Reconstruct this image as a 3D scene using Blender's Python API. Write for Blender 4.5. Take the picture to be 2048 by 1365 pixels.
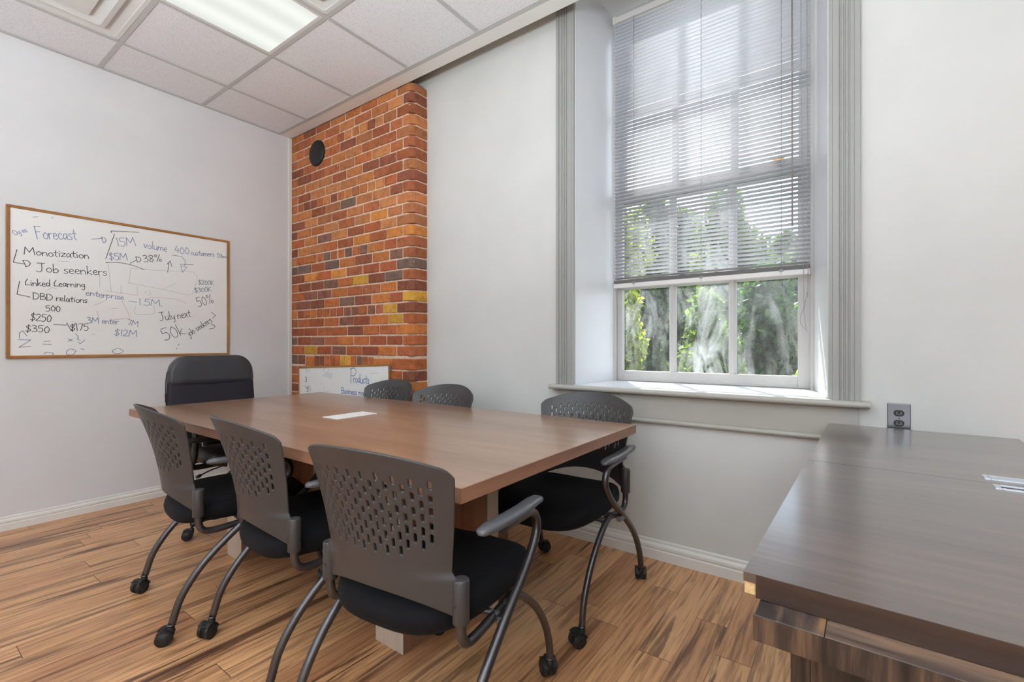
import bpy, bmesh, math, random
import numpy as np
from mathutils import Vector, Matrix

for o in list(bpy.data.objects):
    bpy.data.objects.remove(o, do_unlink=True)
scene = bpy.context.scene
COL = scene.collection
PI = math.pi
R_ = math.radians

# ------------------------------------------------------------------ camera, light, exposure
cam_data = bpy.data.cameras.new('camera')
cam_data.sensor_width = 36.0
cam_data.lens = 939.0 / 2048 * 36
cam_data.shift_y = 8.2 / 2048
cam_data.clip_start = 0.02
cam = bpy.data.objects.new('camera', cam_data)
cam.location = (0, 0, 1.10)
cam.rotation_euler = (R_(90), 0, R_(35.9))
COL.objects.link(cam)
scene.camera = cam

world = bpy.data.worlds.new('sky')
scene.world = world
world.use_nodes = True
wn = world.node_tree
wn.nodes.clear()
w_out = wn.nodes.new('ShaderNodeOutputWorld')
w_bg = wn.nodes.new('ShaderNodeBackground')
w_tc = wn.nodes.new('ShaderNodeTexCoord')
w_no = wn.nodes.new('ShaderNodeTexNoise')
w_no.inputs['Scale'].default_value = 3.0
w_no.inputs['Detail'].default_value = 5.0
w_rp = wn.nodes.new('ShaderNodeValToRGB')
w_rp.color_ramp.elements[0].position = 0.38
w_rp.color_ramp.elements[0].color = (0.62, 0.76, 1.0, 1)
w_rp.color_ramp.elements[1].position = 0.55
w_rp.color_ramp.elements[1].color = (1.0, 1.0, 1.0, 1)
wn.links.new(w_tc.outputs['Generated'], w_no.inputs['Vector'])
wn.links.new(w_no.outputs['Fac'], w_rp.inputs['Fac'])
wn.links.new(w_rp.outputs['Color'], w_bg.inputs['Color'])
w_bg.inputs['Strength'].default_value = 2.1
wn.links.new(w_bg.outputs['Background'], w_out.inputs['Surface'])

sun_data = bpy.data.lights.new('sun', 'SUN')
sun_data.energy = 8.5
sun_data.angle = R_(0.6)
sun_data.color = (1.0, 0.95, 0.86)
sun = bpy.data.objects.new('sun', sun_data)
_az, _el = R_(30), R_(50)
sun_dir = Vector((math.sin(_az) * math.cos(_el), -math.cos(_az) * math.cos(_el), -math.sin(_el)))
sun.rotation_euler = sun_dir.to_track_quat('-Z', 'Y').to_euler()
sun.location = (-4, 9, 9)
COL.objects.link(sun)

# added fill lamp behind the camera, aimed up to brighten the ceiling
fl_data = bpy.data.lights.new('ceiling_fill_light', 'AREA')
fl_data.shape = 'DISK'
fl_data.size = 1.0
fl_data.energy = 120.0
fl_data.color = (0.86, 0.96, 1.04)
fl = bpy.data.objects.new('ceiling_fill_light', fl_data)
fl.location = (-0.7, -1.1, 1.35)
fl.rotation_euler = (R_(180), 0, 0)
COL.objects.link(fl)
fb_data = bpy.data.lights.new('room_fill_light', 'POINT')  # added unseen point lamp that evens out the room's brightness
fb_data.energy = 31.0
fb_data.shadow_soft_size = 0.35
fb_data.color = (0.92, 0.975, 1.0)
fb = bpy.data.objects.new('room_fill_light', fb_data)
fb.location = (0.9, -2.0, 1.9)
COL.objects.link(fb)

scene.view_settings.view_transform = 'Standard'
scene.view_settings.look = 'None'
scene.view_settings.gamma = 1.0
scene.view_settings.use_curve_mapping = False
scene.view_settings.exposure = 0.66
scene.cycles.max_bounces = 12
scene.cycles.diffuse_bounces = 8
scene.cycles.glossy_bounces = 4
scene.cycles.transparent_max_bounces = 12
scene.cycles.sample_clamp_indirect = 6.0
scene.cycles.caustics_reflective = False
scene.cycles.caustics_refractive = False

LENS_SEEN = 0.62      # radiance of the visible fluorescent panel's lens
LENS_REST = 2.2  # stronger radiance for the added, unseen panels that brighten the room

XL, YW, ZC, XR, YF = -4.07, 2.396, 2.95, 2.2, -2.6
ZT = 3.5              # slab above the hung ceiling


# ------------------------------------------------------------------ materials
def lin(r, g, b):
    f = lambda c: (c / 255 / 12.92) if c <= 10 else ((c / 255 + 0.055) / 1.055) ** 2.4
    return (f(r), f(g), f(b), 1.0)


class NT:
    def __init__(s, name):
        s.m = bpy.data.materials.new(name)
        s.m.use_nodes = True
        s.t = s.m.node_tree
        s.t.nodes.clear()
        s.out = s.n('ShaderNodeOutputMaterial')

    def n(s, typ, **kw):
        nd = s.t.nodes.new(typ)
        for k, v in kw.items():
            if k.startswith('_'):
                setattr(nd, k[1:], v)
            else:
                key = int(k[1:]) if k[0] == 'i' and k[1:].isdigit() else k.replace('__', ' ')
                s.set(nd, key, v)
        return nd

    def set(s, nd, key, v):
        if hasattr(v, 'bl_idname') and hasattr(v, 'outputs'):
            v = v.outputs[0]
        if isinstance(v, bpy.types.NodeSocket):
            s.t.links.new(v, nd.inputs[key])
        else:
            nd.inputs[key].default_value = v

    def math(s, op, a, b=0.0, c=None):
        nd = s.n('ShaderNodeMath', _operation=op)
        s.set(nd, 0, a)
        s.set(nd, 1, b)
        if c is not None:
            s.set(nd, 2, c)
        return nd.outputs[0]

    def ramp(s, fac, stops):
        nd = s.n('ShaderNodeValToRGB')
        els = nd.color_ramp.elements
        while len(els) < len(stops):
            els.new(0.5)
        for e, (p, c) in zip(els, stops):
            e.position = p
            e.color = c if len(c) == 4 else (*c, 1)
        s.set(nd, 'Fac', fac)
        return nd.outputs['Color']

    def mix(s, fac, a, b, blend='MIX'):
        nd = s.n('ShaderNodeMix', _data_type='RGBA', _blend_type=blend)
        s.set(nd, 0, fac)
        s.set(nd, 6, a)
        s.set(nd, 7, b)
        return nd.outputs[2]

    def coord(s, scale=(1, 1, 1), kind='Object', rot=(0, 0, 0), loc=(0, 0, 0)):
        tc = s.n('ShaderNodeTexCoord')
        mp = s.n('ShaderNodeMapping')
        s.t.links.new(tc.outputs[kind], mp.inputs['Vector'])
        mp.inputs['Scale'].default_value = scale
        mp.inputs['Rotation'].default_value = rot
        mp.inputs['Location'].default_value = loc
        return mp.outputs['Vector']

    def noise(s, vec, scale=5.0, detail=4.0, rough=0.55, dist=0.0):
        nd = s.n('ShaderNodeTexNoise', Scale=scale, Detail=detail, Roughness=rough, Distortion=dist)
        s.set(nd, 'Vector', vec)
        return nd.outputs['Fac']

    def bump(s, h, strength=0.2, dist=0.002):
        nd = s.n('ShaderNodeBump', Strength=strength, Distance=dist)
        s.set(nd, 'Height', h)
        return nd.outputs['Normal']

    def bsdf(s, color, rough=0.5, metal=0.0, normal=None, spec=0.5, coat=0.0, coat_rough=0.1, sheen=0.0):
        p = s.n('ShaderNodeBsdfPrincipled')
        s.set(p, 'Base Color', color)
        s.set(p, 'Roughness', rough)
        s.set(p, 'Metallic', metal)
        s.set(p, 'Specular IOR Level', spec)
        p.inputs['Coat Weight'].default_value = coat
        p.inputs['Coat Roughness'].default_value = coat_rough
        p.inputs['Sheen Weight'].default_value = sheen
        if normal is not None:
            s.set(p, 'Normal', normal)
        s.t.links.new(p.outputs[0], s.out.inputs['Surface'])
        return p


def paint(name, rgb, rough=0.55, var=0.03, bump=0.06, scale=3.0, spec=0.4):
    k = NT(name)
    v = k.coord()
    n1 = k.noise(v, scale, 5)
    c = lin(*rgb)
    lo = tuple(x * (1 - var) for x in c[:3]) + (1,)
    hi = tuple(min(1, x * (1 + var)) for x in c[:3]) + (1,)
    col = k.ramp(n1, [(0.3, lo), (0.7, hi)])
    nb = k.noise(v, 180, 2)
    k.bsdf(col, rough, spec=spec, normal=k.bump(nb, bump, 0.001))
    return k.m


def plain(name, rgb, rough=0.5, metal=0.0, spec=0.5, noise=0.0, nscale=60, bump=0.0, sheen=0.0, coat=0.0):
    k = NT(name)
    v = k.coord()
    c = lin(*rgb)
    n1 = k.noise(v, nscale, 3)
    col = k.ramp(n1, [(0.3, tuple(x * (1 - noise) for x in c[:3]) + (1,)), (0.7, tuple(x * (1 + noise) for x in c[:3]) + (1,))])
    k.bsdf(col, rough, metal, spec=spec, sheen=sheen, coat=coat,
           normal=k.bump(k.noise(v, nscale * 4, 2), bump, 0.0015) if bump else None)
    return k.m


def wood(name, dark, mid, light, grain='X', stretch=14.0, scale=6.0, rough=0.35, contrast=(0.3, 0.5, 0.7), coat=0.0, spec=0.5, fine=0.25, coat_rough=0.15):
    k = NT(name)
    sc = {'X': (1 / stretch * 2, 1, 1), 'Y': (1, 1 / stretch * 2, 1), 'Z': (1, 1, 1 / stretch * 2)}[grain]
    v = k.coord(sc)
    n1 = k.noise(v, scale, 6, 0.6, 0.4)
    n2 = k.noise(v, scale * 9, 3, 0.6)
    f = k.math('ADD', k.math('MULTIPLY', n1, 1 - fine), k.math('MULTIPLY', n2, fine))
    col = k.ramp(f, [(contrast[0], lin(*dark)), (contrast[1], lin(*mid)), (contrast[2], lin(*light))])
    k.bsdf(col, rough, spec=spec, coat=coat, coat_rough=coat_rough, normal=k.bump(n2, 0.05, 0.001))
    return k.m


M = {}
M['wall'] = paint('wall_paint', (206, 206, 202), 0.5)
M['wall_white'] = paint('wall_paint_white', (216, 217, 218), 0.5)
M['reveal'] = paint('reveal_gloss_paint', (214, 216, 219), 0.3, 0.02, 0.1)
M['trim_grey'] = paint('grey_gloss_trim_paint', (158, 158, 153), 0.35, 0.03, 0.05)
M['trim_taupe'] = paint('taupe_trim_paint', (174, 171, 163), 0.4, 0.03, 0.05)
M['trim_white'] = paint('white_trim_paint', (224, 223, 217), 0.35, 0.02, 0.04)
M['sash'] = paint('sash_paint', (180, 177, 175), 0.4, 0.03, 0.08)
M['grid'] = plain('ceiling_grid_metal', (186, 186, 184), 0.4, spec=0.4)
M['vent'] = plain('white_enamel', (212, 212, 209), 0.4)
M['blind'] = plain('blind_aluminium', (214, 216, 222), 0.35, spec=0.5)
M['blind_rail'] = plain('blind_rail_enamel', (214, 210, 208), 0.35)
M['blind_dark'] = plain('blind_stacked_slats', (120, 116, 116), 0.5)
M['cord'] = plain('blind_cord', (150, 146, 142), 0.8)
M['brass'] = plain('brass', (196, 150, 70), 0.3, 1.0)
M['plastic'] = plain('dark_grey_plastic', (62, 60, 60), 0.42, spec=0.5, bump=0.12, nscale=120)
M['armpad'] = plain('grey_armrest_plastic', (84, 86, 90), 0.34, spec=0.6)
M['tube'] = plain('gunmetal_tube', (92, 89, 90), 0.32, 0.8)
M['black'] = plain('black_plastic', (24, 24, 25), 0.35)
M['rubber'] = plain('black_rubber', (30, 30, 31), 0.55)
M['seat_leather'] = plain('black_seat_leather', (30, 30, 32), 0.4, bump=0.15, nscale=150)
M['fabric'] = plain('black_seat_fabric', (15, 15, 18), 0.8, spec=0.18, noise=0.25, nscale=300, bump=0.4, sheen=0.02)
M['leather'] = plain('black_leather', (56, 57, 61), 0.38, spec=0.5, bump=0.15, nscale=150)
M['mesh_fabric'] = plain('charcoal_mesh_fabric', (50, 49, 54), 0.85, spec=0.2, noise=0.2, nscale=400, bump=0.3)
M['zip'] = plain('zip_metal', (60, 60, 62), 0.3, 0.8)
M['chrome'] = plain('chrome', (200, 200, 205), 0.15, 1.0)
M['steel'] = plain('brushed_steel', (122, 124, 128), 0.3, 0.9)
M['alu'] = plain('satin_aluminium', (196, 200, 208), 0.35, 0.35)
M['hole'] = plain('dark_recess', (18, 17, 16), 0.8)
M['outlet_black'] = plain('outlet_black', (20, 18, 20), 0.3)
M['flue'] = plain('flue_black', (22, 22, 24), 0.55, bump=0.2)
M['board'] = plain('whiteboard_enamel', (232, 233, 231), 0.22, spec=0.5, noise=0.012, nscale=4)
M['board_frame'] = wood('oak_frame', (128, 86, 40), (160, 110, 55), (184, 134, 74), 'Z', 10, 12, 0.45)
M['board_frame_h'] = wood('oak_frame_rail', (128, 86, 40), (160, 110, 55), (184, 134, 74), 'Y', 10, 12, 0.45)
M['board_frame_x'] = wood('oak_frame_rail_far', (128, 86, 40), (160, 110, 55), (184, 134, 74), 'X', 10, 12, 0.45)
M['ink_K'] = plain('black_marker', (34, 34, 36), 0.6)
M['ink_U'] = plain('blue_marker', (104, 126, 168), 0.6)
M['ink_G'] = plain('faded_grey_marker', (190, 192, 198), 0.6)
M['ink_R'] = plain('faded_red_marker', (206, 178, 178), 0.6)
M['walnut'] = wood('walnut_laminate', (128, 96, 74), (150, 116, 92), (168, 134, 108), 'X', 24, 5, 0.32, (0.34, 0.5, 0.66), coat=0.6, fine=0.3, coat_rough=0.2)
M['walnut_edge'] = wood('walnut_edge_band', (116, 80, 60), (140, 99, 76), (158, 116, 90), 'X', 24, 8, 0.4, (0.34, 0.5, 0.66))
M['walnut_edge_y'] = wood('walnut_edge_band_short', (116, 80, 60), (140, 99, 76), (158, 116, 90), 'Y', 24, 8, 0.4, (0.34, 0.5, 0.66))
M['walnut_v'] = wood('walnut_pedestal', (118, 86, 68), (136, 101, 81), (152, 115, 93), 'Z', 20, 7, 0.45)
M['pale_v'] = wood('pale_pedestal', (176, 160, 143), (190, 175, 158), (203, 190, 174), 'Z', 20, 7, 0.5)
M['port'] = plain('white_port_lid', (236, 236, 234), 0.4)
M['dark_top'] = wood('dark_wood_top', (70, 56, 50), (90, 74, 67), (112, 94, 85), 'X', 22, 7, 0.33, (0.32, 0.52, 0.72), coat=1.0, fine=0.4, coat_rough=0.19)
M['dark_edge'] = wood('dark_wood_edge', (40, 27, 21), (62, 44, 35), (84, 62, 48), 'X', 20, 10, 0.4)
M['zebra_z'] = wood('striped_veneer_upright', (28, 23, 22), (58, 46, 40), (102, 78, 60), 'Z', 30, 20, 0.4, (0.42, 0.5, 0.58), fine=0.15)
M['zebra_y'] = wood('striped_veneer_cross', (52, 44, 42), (98, 78, 64), (150, 112, 78), 'Y', 30, 20, 0.33, (0.42, 0.5, 0.58), coat=0.7, fine=0.15)
M['zebra_x'] = wood('striped_veneer_long', (62, 50, 45), (104, 84, 72), (146, 116, 92), 'X', 26, 12, 0.33, (0.40, 0.5, 0.60), coat=0.6, fine=0.25)
M['chipboard'] = plain('raw_chipboard', (214, 182, 130), 0.8, noise=0.15, nscale=200)
M['soil'] = plain('lawn_soil', (44, 58, 30), 0.9, noise=0.3, nscale=3)
M['bark'] = plain('tree_bark', (92, 82, 70), 0.9, noise=0.3, nscale=8, bump=0.5)


def ceiling_tile_mat():
    k = NT('acoustic_ceiling_tile')
    v = k.coord()
    n = k.noise(v, 160, 3, 0.7)
    col = k.ramp(n, [(0.30, lin(190, 192, 194)), (0.42, lin(222, 224, 226)), (0.7, lin(232, 233, 235))])
    k.bsdf(col, 0.9, spec=0.1, normal=k.bump(n, 0.35, 0.002))
    return k.m


def floor_mat():
    k = NT('laminate_planks')
    tc = k.n('ShaderNodeTexCoord')
    sp = k.n('ShaderNodeSeparateXYZ')
    k.t.links.new(tc.outputs['Object'], sp.inputs[0])
    x, y = sp.outputs[0], sp.outputs[1]
    W, L = 0.1155, 1.26
    u = k.math('DIVIDE', k.math('ADD', x, 2.818 + 20 * W), W)
    row = k.math('FLOOR', u)
    fu = k.math('FRACT', u)
    wn1 = k.n('ShaderNodeTexWhiteNoise', _noise_dimensions='1D')
    k.set(wn1, 'W', row)
    vv = k.math('DIVIDE', k.math('ADD', y, k.math('MULTIPLY', wn1.outputs['Value'], L * 3)), L)
    seg = k.math('FLOOR', vv)
    fv = k.math('FRACT', vv)
    cb = k.n('ShaderNodeCombineXYZ')
    k.set(cb, 0, row)
    k.set(cb, 1, seg)
    wn2 = k.n('ShaderNodeTexWhiteNoise', _noise_dimensions='3D')
    k.set(wn2, 'Vector', cb.outputs[0])
    rnd = wn2.outputs['Value']
    rc = k.n('ShaderNodeSeparateXYZ')
    k.set(rc, 0, wn2.outputs['Color'])
    # grain coordinates: stretched along Y, shifted per plank
    gx = k.math('ADD', k.math('MULTIPLY', x, 1.0), k.math('MULTIPLY', rc.outputs[0], 30))
    gy = k.math('ADD', k.math('MULTIPLY', y, 0.055), k.math('MULTIPLY', rc.outputs[1], 30))
    gc = k.n('ShaderNodeCombineXYZ')
    k.set(gc, 0, gx)
    k.set(gc, 1, gy)
    k.set(gc, 2, k.math('MULTIPLY', rnd, 9))
    g1 = k.noise(gc.outputs[0], 24, 5, 0.6, 0.8)
    g2 = k.noise(gc.outputs[0], 75, 4, 0.6, 0.4)
    g3 = k.noise(gc.outputs[0], 6, 2, 0.5, 0.3)
    base = k.ramp(rnd, [(0.0, lin(164, 108, 74)), (0.3, lin(212, 158, 112)), (0.65, lin(184, 128, 88)), (1.0, lin(226, 178, 130))])
    base = k.mix(k.math('MULTIPLY', g3, 0.6), base, lin(226, 178, 128))
    tone = k.ramp(g2, [(0.32, (0.60, 0.54, 0.50)), (0.52, (1.0, 1.0, 1.0)), (0.74, (1.22, 1.2, 1.16))])
    base = k.mix(1.0, base, tone, 'MULTIPLY')
    streak = k.ramp(g1, [(0.53, (0, 0, 0)), (0.60, (0.8, 0.8, 0.8)), (0.68, (1, 1, 1))])
    amount = k.math('MULTIPLY', streak, k.math('ADD', 0.40, k.math('MULTIPLY', rc.outputs[2], 0.6)))
    base = k.mix(amount, base, lin(88, 58, 42))
    # joints
    e1 = k.math('LESS_THAN', k.math('MINIMUM', fu, k.math('SUBTRACT', 1.0, fu)), 0.011)
    e2 = k.math('LESS_THAN', k.math('MINIMUM', fv, k.math('SUBTRACT', 1.0, fv)), 0.0012)
    edge = k.math('MAXIMUM', k.math('MULTIPLY', e1, 0.5), k.math('MULTIPLY', e2, 0.75))
    col = k.mix(edge, base, lin(66, 42, 30))
    nb = k.bump(k.math('SUBTRACT', k.math('MULTIPLY', g2, 0.15), edge), 0.15, 0.001)
    k.bsdf(col, k.math('ADD', 0.24, k.math('MULTIPLY', g2, 0.12)), spec=0.45, normal=nb)
    return k.m


def brick_mat():
    k = NT('old_brick')
    at = k.n('ShaderNodeAttribute', _attribute_name='tone')
    v = k.coord()
    n1 = k.noise(v, 22, 6, 0.65)
    n2 = k.noise(v, 110, 4, 0.7)
    sh = k.ramp(n1, [(0.25, (0.62, 0.58, 0.56)), (0.5, (1, 1, 1)), (0.75, (1.22, 1.2, 1.12))])
    col = k.mix(1.0, at.outputs['Color'], sh, 'MULTIPLY')
    pit = k.ramp(n2, [(0.26, (0.35, 0.3, 0.28)), (0.36, (1, 1, 1))])
    col = k.mix(0.8, col, pit, 'MULTIPLY')
    fleck = k.math('GREATER_THAN', k.noise(v, 46, 2, 0.4), 0.76)
    col = k.mix(k.math('MULTIPLY', fleck, 0.5), col, lin(226, 190, 160))
    k.bsdf(col, 0.75, spec=0.3, normal=k.bump(k.math('ADD', n1, n2), 0.5, 0.006))
    return k.m


def glass_mat():
    k = NT('dusty_window_glass')
    v = k.coord((1, 1, 0.32))
    v2 = k.coord((1, 1, 0.75))
    n1 = k.noise(v, 7, 7, 0.68, 0.8)
    n2 = k.noise(v2, 2.3, 3, 0.5, 0.2)
    sx = k.n('ShaderNodeSeparateXYZ')
    k.set(sx, 0, k.coord())
    heavy = k.math('MULTIPLY', k.math('EXPONENT', k.math('MULTIPLY', k.math('POWER', k.math('DIVIDE', k.math('ADD', sx.outputs[0], 0.66), 0.13), 2.0), -1.0)), 0.16)
    n2 = k.math('ADD', n2, heavy)
    n1 = k.math('ADD', n1, k.math('MULTIPLY', heavy, 0.45))
    f = k.math('MULTIPLY', k.ramp(n1, [(0.47, (0, 0, 0)), (0.70, (1, 1, 1))]), k.ramp(n2, [(0.38, (0.12, 0.12, 0.12)), (0.62, (1, 1, 1))]))
    f = k.math('ADD', k.math('MULTIPLY', f, 0.30), 0.012)
    tr = k.n('ShaderNodeBsdfTransparent', Color=(0.95, 0.97, 0.97, 1))
    tl = k.n('ShaderNodeBsdfTranslucent', Color=(0.86, 0.9, 0.95, 1))
    df = k.n('ShaderNodeBsdfDiffuse', Color=(0.7, 0.74, 0.78, 1))
    dm = k.n('ShaderNodeMixShader', Fac=0.3)
    k.t.links.new(tl.outputs[0], dm.inputs[1])
    k.t.links.new(df.outputs[0], dm.inputs[2])
    m1 = k.n('ShaderNodeMixShader')
    k.set(m1, 0, f)
    k.t.links.new(tr.outputs[0], m1.inputs[1])
    k.t.links.new(dm.outputs[0], m1.inputs[2])
    gl = k.n('ShaderNodeBsdfGlossy', Roughness=0.03)
    lw = k.n('ShaderNodeLayerWeight', Blend=0.5)
    fr = k.math('ADD', 0.03, k.math('MULTIPLY', k.math('POWER', lw.outputs['Facing'], 4.0), 0.5))
    m2 = k.n('ShaderNodeMixShader')
    k.set(m2, 0, fr)
    k.t.links.new(m1.outputs[0], m2.inputs[1])
    k.t.links.new(gl.outputs[0], m2.inputs[2])
    k.t.links.new(m2.outputs[0], k.out.inputs['Surface'])
    return k.m


def leaf_mat(name, base, glow):
    k = NT(name)
    at = k.n('ShaderNodeAttribute', _attribute_name='tone')
    c1 = k.mix(1.0, lin(*base), at.outputs['Color'], 'MULTIPLY')
    c2 = k.mix(1.0, lin(*glow), at.outputs['Color'], 'MULTIPLY')
    d = k.n('ShaderNodeBsdfPrincipled', Roughness=0.5)
    k.set(d, 'Base Color', c1)
    t = k.n('ShaderNodeBsdfTranslucent')
    k.set(t, 'Color', c2)
    m = k.n('ShaderNodeMixShader', Fac=0.5)
    k.t.links.new(d.outputs[0], m.inputs[1])
    k.t.links.new(t.outputs[0], m.inputs[2])
    k.t.links.new(m.outputs[0], k.out.inputs['Surface'])
    return k.m


def lens_mat(name, strength, col=(0.97, 1.0, 0.93, 1)):
    # ribbed acrylic lens: the three tubes behind it show as brighter bands
    k = NT(name)
    tc = k.n('ShaderNodeTexCoord')
    sp = k.n('ShaderNodeSeparateXYZ')
    k.t.links.new(tc.outputs['Object'], sp.inputs[0])
    band = k.math('COSINE', k.math('MULTIPLY', sp.outputs[0], 2 * PI / 0.185))
    pr = k.math('MULTIPLY', k.math('SINE', k.math('MULTIPLY', sp.outputs[0], 900)), k.math('SINE', k.math('MULTIPLY', sp.outputs[1], 900)))
    lv = k.math('ADD', k.math('MULTIPLY', band, 0.07), k.math('ADD', 0.93, k.math('MULTIPLY', pr, 0.02)))
    e = k.n('ShaderNodeEmission', Color=col)
    k.set(e, 'Strength', k.math('MULTIPLY', lv, strength))
    k.t.links.new(e.outputs[0], k.out.inputs['Surface'])
    return k.m


M['tile'] = ceiling_tile_mat()
M['floor'] = floor_mat()
M['brick'] = brick_mat()
M['mortar'] = plain('lime_mortar', (214, 186, 164), 0.9, noise=0.18, nscale=40, bump=0.6)
M['glass'] = glass_mat()
M['lens'] = lens_mat('fluorescent_lens', LENS_SEEN)
M['lens_rest'] = lens_mat('added_panel_lens', LENS_REST, (0.86, 0.96, 1.03, 1))
M['leaf_a'] = leaf_mat('leaf_bright', (88, 112, 30), (186, 200, 38))
M['leaf_b'] = leaf_mat('leaf_mid', (56, 88, 34), (126, 158, 40))
M['leaf_c'] = leaf_mat('leaf_deep', (42, 70, 36), (88, 124, 46))


# ------------------------------------------------------------------ mesh helpers
class MB:
    def __init__(s):
        s.v, s.f, s.sm, s.mi, s.tone = [], [], [], [], []

    def add(s, verts, faces, smooth=False, mi=0, tone=None):
        b = len(s.v)
        s.v += [tuple(p) for p in verts]
        for f in faces:
            s.f.append(tuple(b + i for i in f))
            s.sm.append(smooth)
            s.mi.append(mi)
            s.tone.append(tone)
        return s

    def box(s, x0, x1, y0, y1, z0, z1, **k):
        v = [(x0, y0, z0), (x1, y0, z0), (x1, y1, z0), (x0, y1, z0), (x0, y0, z1), (x1, y0, z1), (x1, y1, z1), (x0, y1, z1)]
        return s.add(v, [(0, 3, 2, 1), (4, 5, 6, 7), (0, 1, 5, 4), (1, 2, 6, 5), (2, 3, 7, 6), (3, 0, 4, 7)], **k)

    def prism(s, poly, a0, a1, axis='Z', **k):
        # poly: counter-clockwise points; axis Z: (x,y); axis X: (y,z); axis Y: (x,z)
        n = len(poly)

        def P(p, a):
            return {'Z': (p[0], p[1], a), 'X': (a, p[0], p[1]), 'Y': (p[0], a, p[1])}[axis]
        v = [P(p, a0) for p in poly] + [P(p, a1) for p in poly]
        f = [tuple(range(n))[::-1], tuple(range(n, 2 * n))] + [(i, (i + 1) % n, n + (i + 1) % n, n + i) for i in range(n)]
        if axis == 'Y':
            f = [q[::-1] for q in f]
        return s.add(v, f, **k)

    def tube(s, pts, r, seg=12, n=8, smooth_path=True, cap=True, mi=0):
        P = catmull(pts, n) if smooth_path and len(pts) > 2 else [Vector(p) for p in pts]
        rr = r if callable(r) else (lambda t: r)
        t0 = (P[1] - P[0]).normalized()
        up = Vector((0, 0, 1)) if abs(t0.z) < 0.9 else Vector((1, 0, 0))
        nrm = t0.cross(up).normalized()
        rings = []
        for i, p in enumerate(P):
            t = (P[min(i + 1, len(P) - 1)] - P[max(i - 1, 0)]).normalized()
            nrm = (nrm - t * nrm.dot(t)).normalized()
            bn = t.cross(nrm)
            q = rr(i / (len(P) - 1))
            rings.append([p + (nrm * math.cos(a) + bn * math.sin(a)) * q for a in (2 * PI * j / seg for j in range(seg))])
        v = [q for ring in rings for q in ring]
        f = []
        for i in range(len(rings) - 1):
            for j in range(seg):
                a, b = i * seg + j, i * seg + (j + 1) % seg
                f.append((a, b, b + seg, a + seg))
        s.add(v, f, smooth=True, mi=mi)
        if cap:
            b = len(s.v) - len(v)
            s.f.append(tuple(b + j for j in range(seg))[::-1])
            s.f.append(tuple(b + (len(rings) - 1) * seg + j for j in range(seg)))
            s.sm += [False, False]
            s.mi += [mi, mi]
            s.tone += [None, None]
        return s

    def lathe(s, prof, c=(0, 0, 0), axis='Z', seg=24, mi=0, smooth=True):
        # prof: (radius, height) pairs along the axis
        v, f = [], []
        for r, h in prof:
            for j in range(seg):
                a = 2 * PI * j / seg
                p = (r * math.cos(a), r * math.sin(a), h)
                p = {'Z': p, 'X': (p[2], p[0], p[1]), 'Y': (p[1], p[2], p[0])}[axis]
                v.append((p[0] + c[0], p[1] + c[1], p[2] + c[2]))
        for i in range(len(prof) - 1):
            for j in range(seg):
                a, b = i * seg + j, i * seg + (j + 1) % seg
                f.append((a, b, b + seg, a + seg))
        if prof[0][0] > 1e-6:
            f.append(tuple(range(seg))[::-1])
        if prof[-1][0] > 1e-6:
            f.append(tuple((len(prof) - 1) * seg + j for j in range(seg)))
        return s.add(v, f, smooth=smooth, mi=mi)

    def mesh(s, name):
        me = bpy.data.meshes.new(name)
        me.from_pydata(s.v, [], s.f)
        me.polygons.foreach_set('use_smooth', s.sm)
        me.polygons.foreach_set('material_index', s.mi)
        if any(t is not None for t in s.tone):
            at = me.color_attributes.new('tone', 'FLOAT_COLOR', 'CORNER')
            data = []
            for p in me.polygons:
                t = s.tone[p.index] or (1, 1, 1, 1)
                data += list(t) * p.loop_total
            at.data.foreach_set('color', data)
        me.update()
        if len(s.v) > 3:
            b = bmesh.new()
            b.from_mesh(me)
            bmesh.ops.recalc_face_normals(b, faces=b.faces)
            b.to_mesh(me)
            b.free()
        return me

    def build(s, name, mat, parent=None, loc=None, bevel=0.0, seg=2, kind=None):
        me = s.mesh(name)
        for m in (mat if isinstance(mat, (list, tuple)) else [mat]):
            me.materials.append(m)
        o = bpy.data.objects.new(name, me)
        COL.objects.link(o)
        if parent is not None:
            o.parent = parent
        if loc is not None:
            o.location = loc
        if bevel:
            b = o.modifiers.new('edge', 'BEVEL')
            b.width = bevel
            b.segments = seg
            b.limit_method = 'ANGLE'
            b.angle_limit = R_(35)
        if kind:
            o['kind'] = kind
        return o


def catmull(pts, n=8):
    P = [Vector(p) for p in pts]
    Q = [P[0] * 2 - P[1]] + P + [P[-1] * 2 - P[-2]]
    out = []
    for i in range(1, len(Q) - 2):
        p0, p1, p2, p3 = Q[i - 1], Q[i], Q[i + 1], Q[i + 2]
        for j in range(n):
            t = j / n
            out.append(0.5 * ((2 * p1) + (p2 - p0) * t + (2 * p0 - 5 * p1 + 4 * p2 - p3) * t * t + (3 * p1 - p0 - 3 * p2 + p3) * t ** 3))
    out.append(P[-1])
    return out


def tag(o, label, cat=None, group=None, kind=None):
    if label:
        o['label'] = label
    if cat:
        o['category'] = cat
    if group:
        o['group'] = group
    if kind:
        o['kind'] = kind
    return o


def thing(name, label, cat, loc=(0, 0, 0), rz=0.0, group=None):
    o = bpy.data.objects.new(name, None)
    o.empty_display_size = 0.1
    o.location = loc
    o.rotation_euler = (0, 0, rz)
    COL.objects.link(o)
    return tag(o, label, cat, group)


def copy_thing(root, loc, rz, label):
    r = root.copy()
    COL.objects.link(r)
    r.location = loc
    r.rotation_euler = (0, 0, rz)
    r['label'] = label
    for ch in list(root.children):
        c = ch.copy()
        COL.objects.link(c)
        c.parent = r
        for g in list(ch.children):
            d = g.copy()
            COL.objects.link(d)
            d.parent = c
    return r


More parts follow.
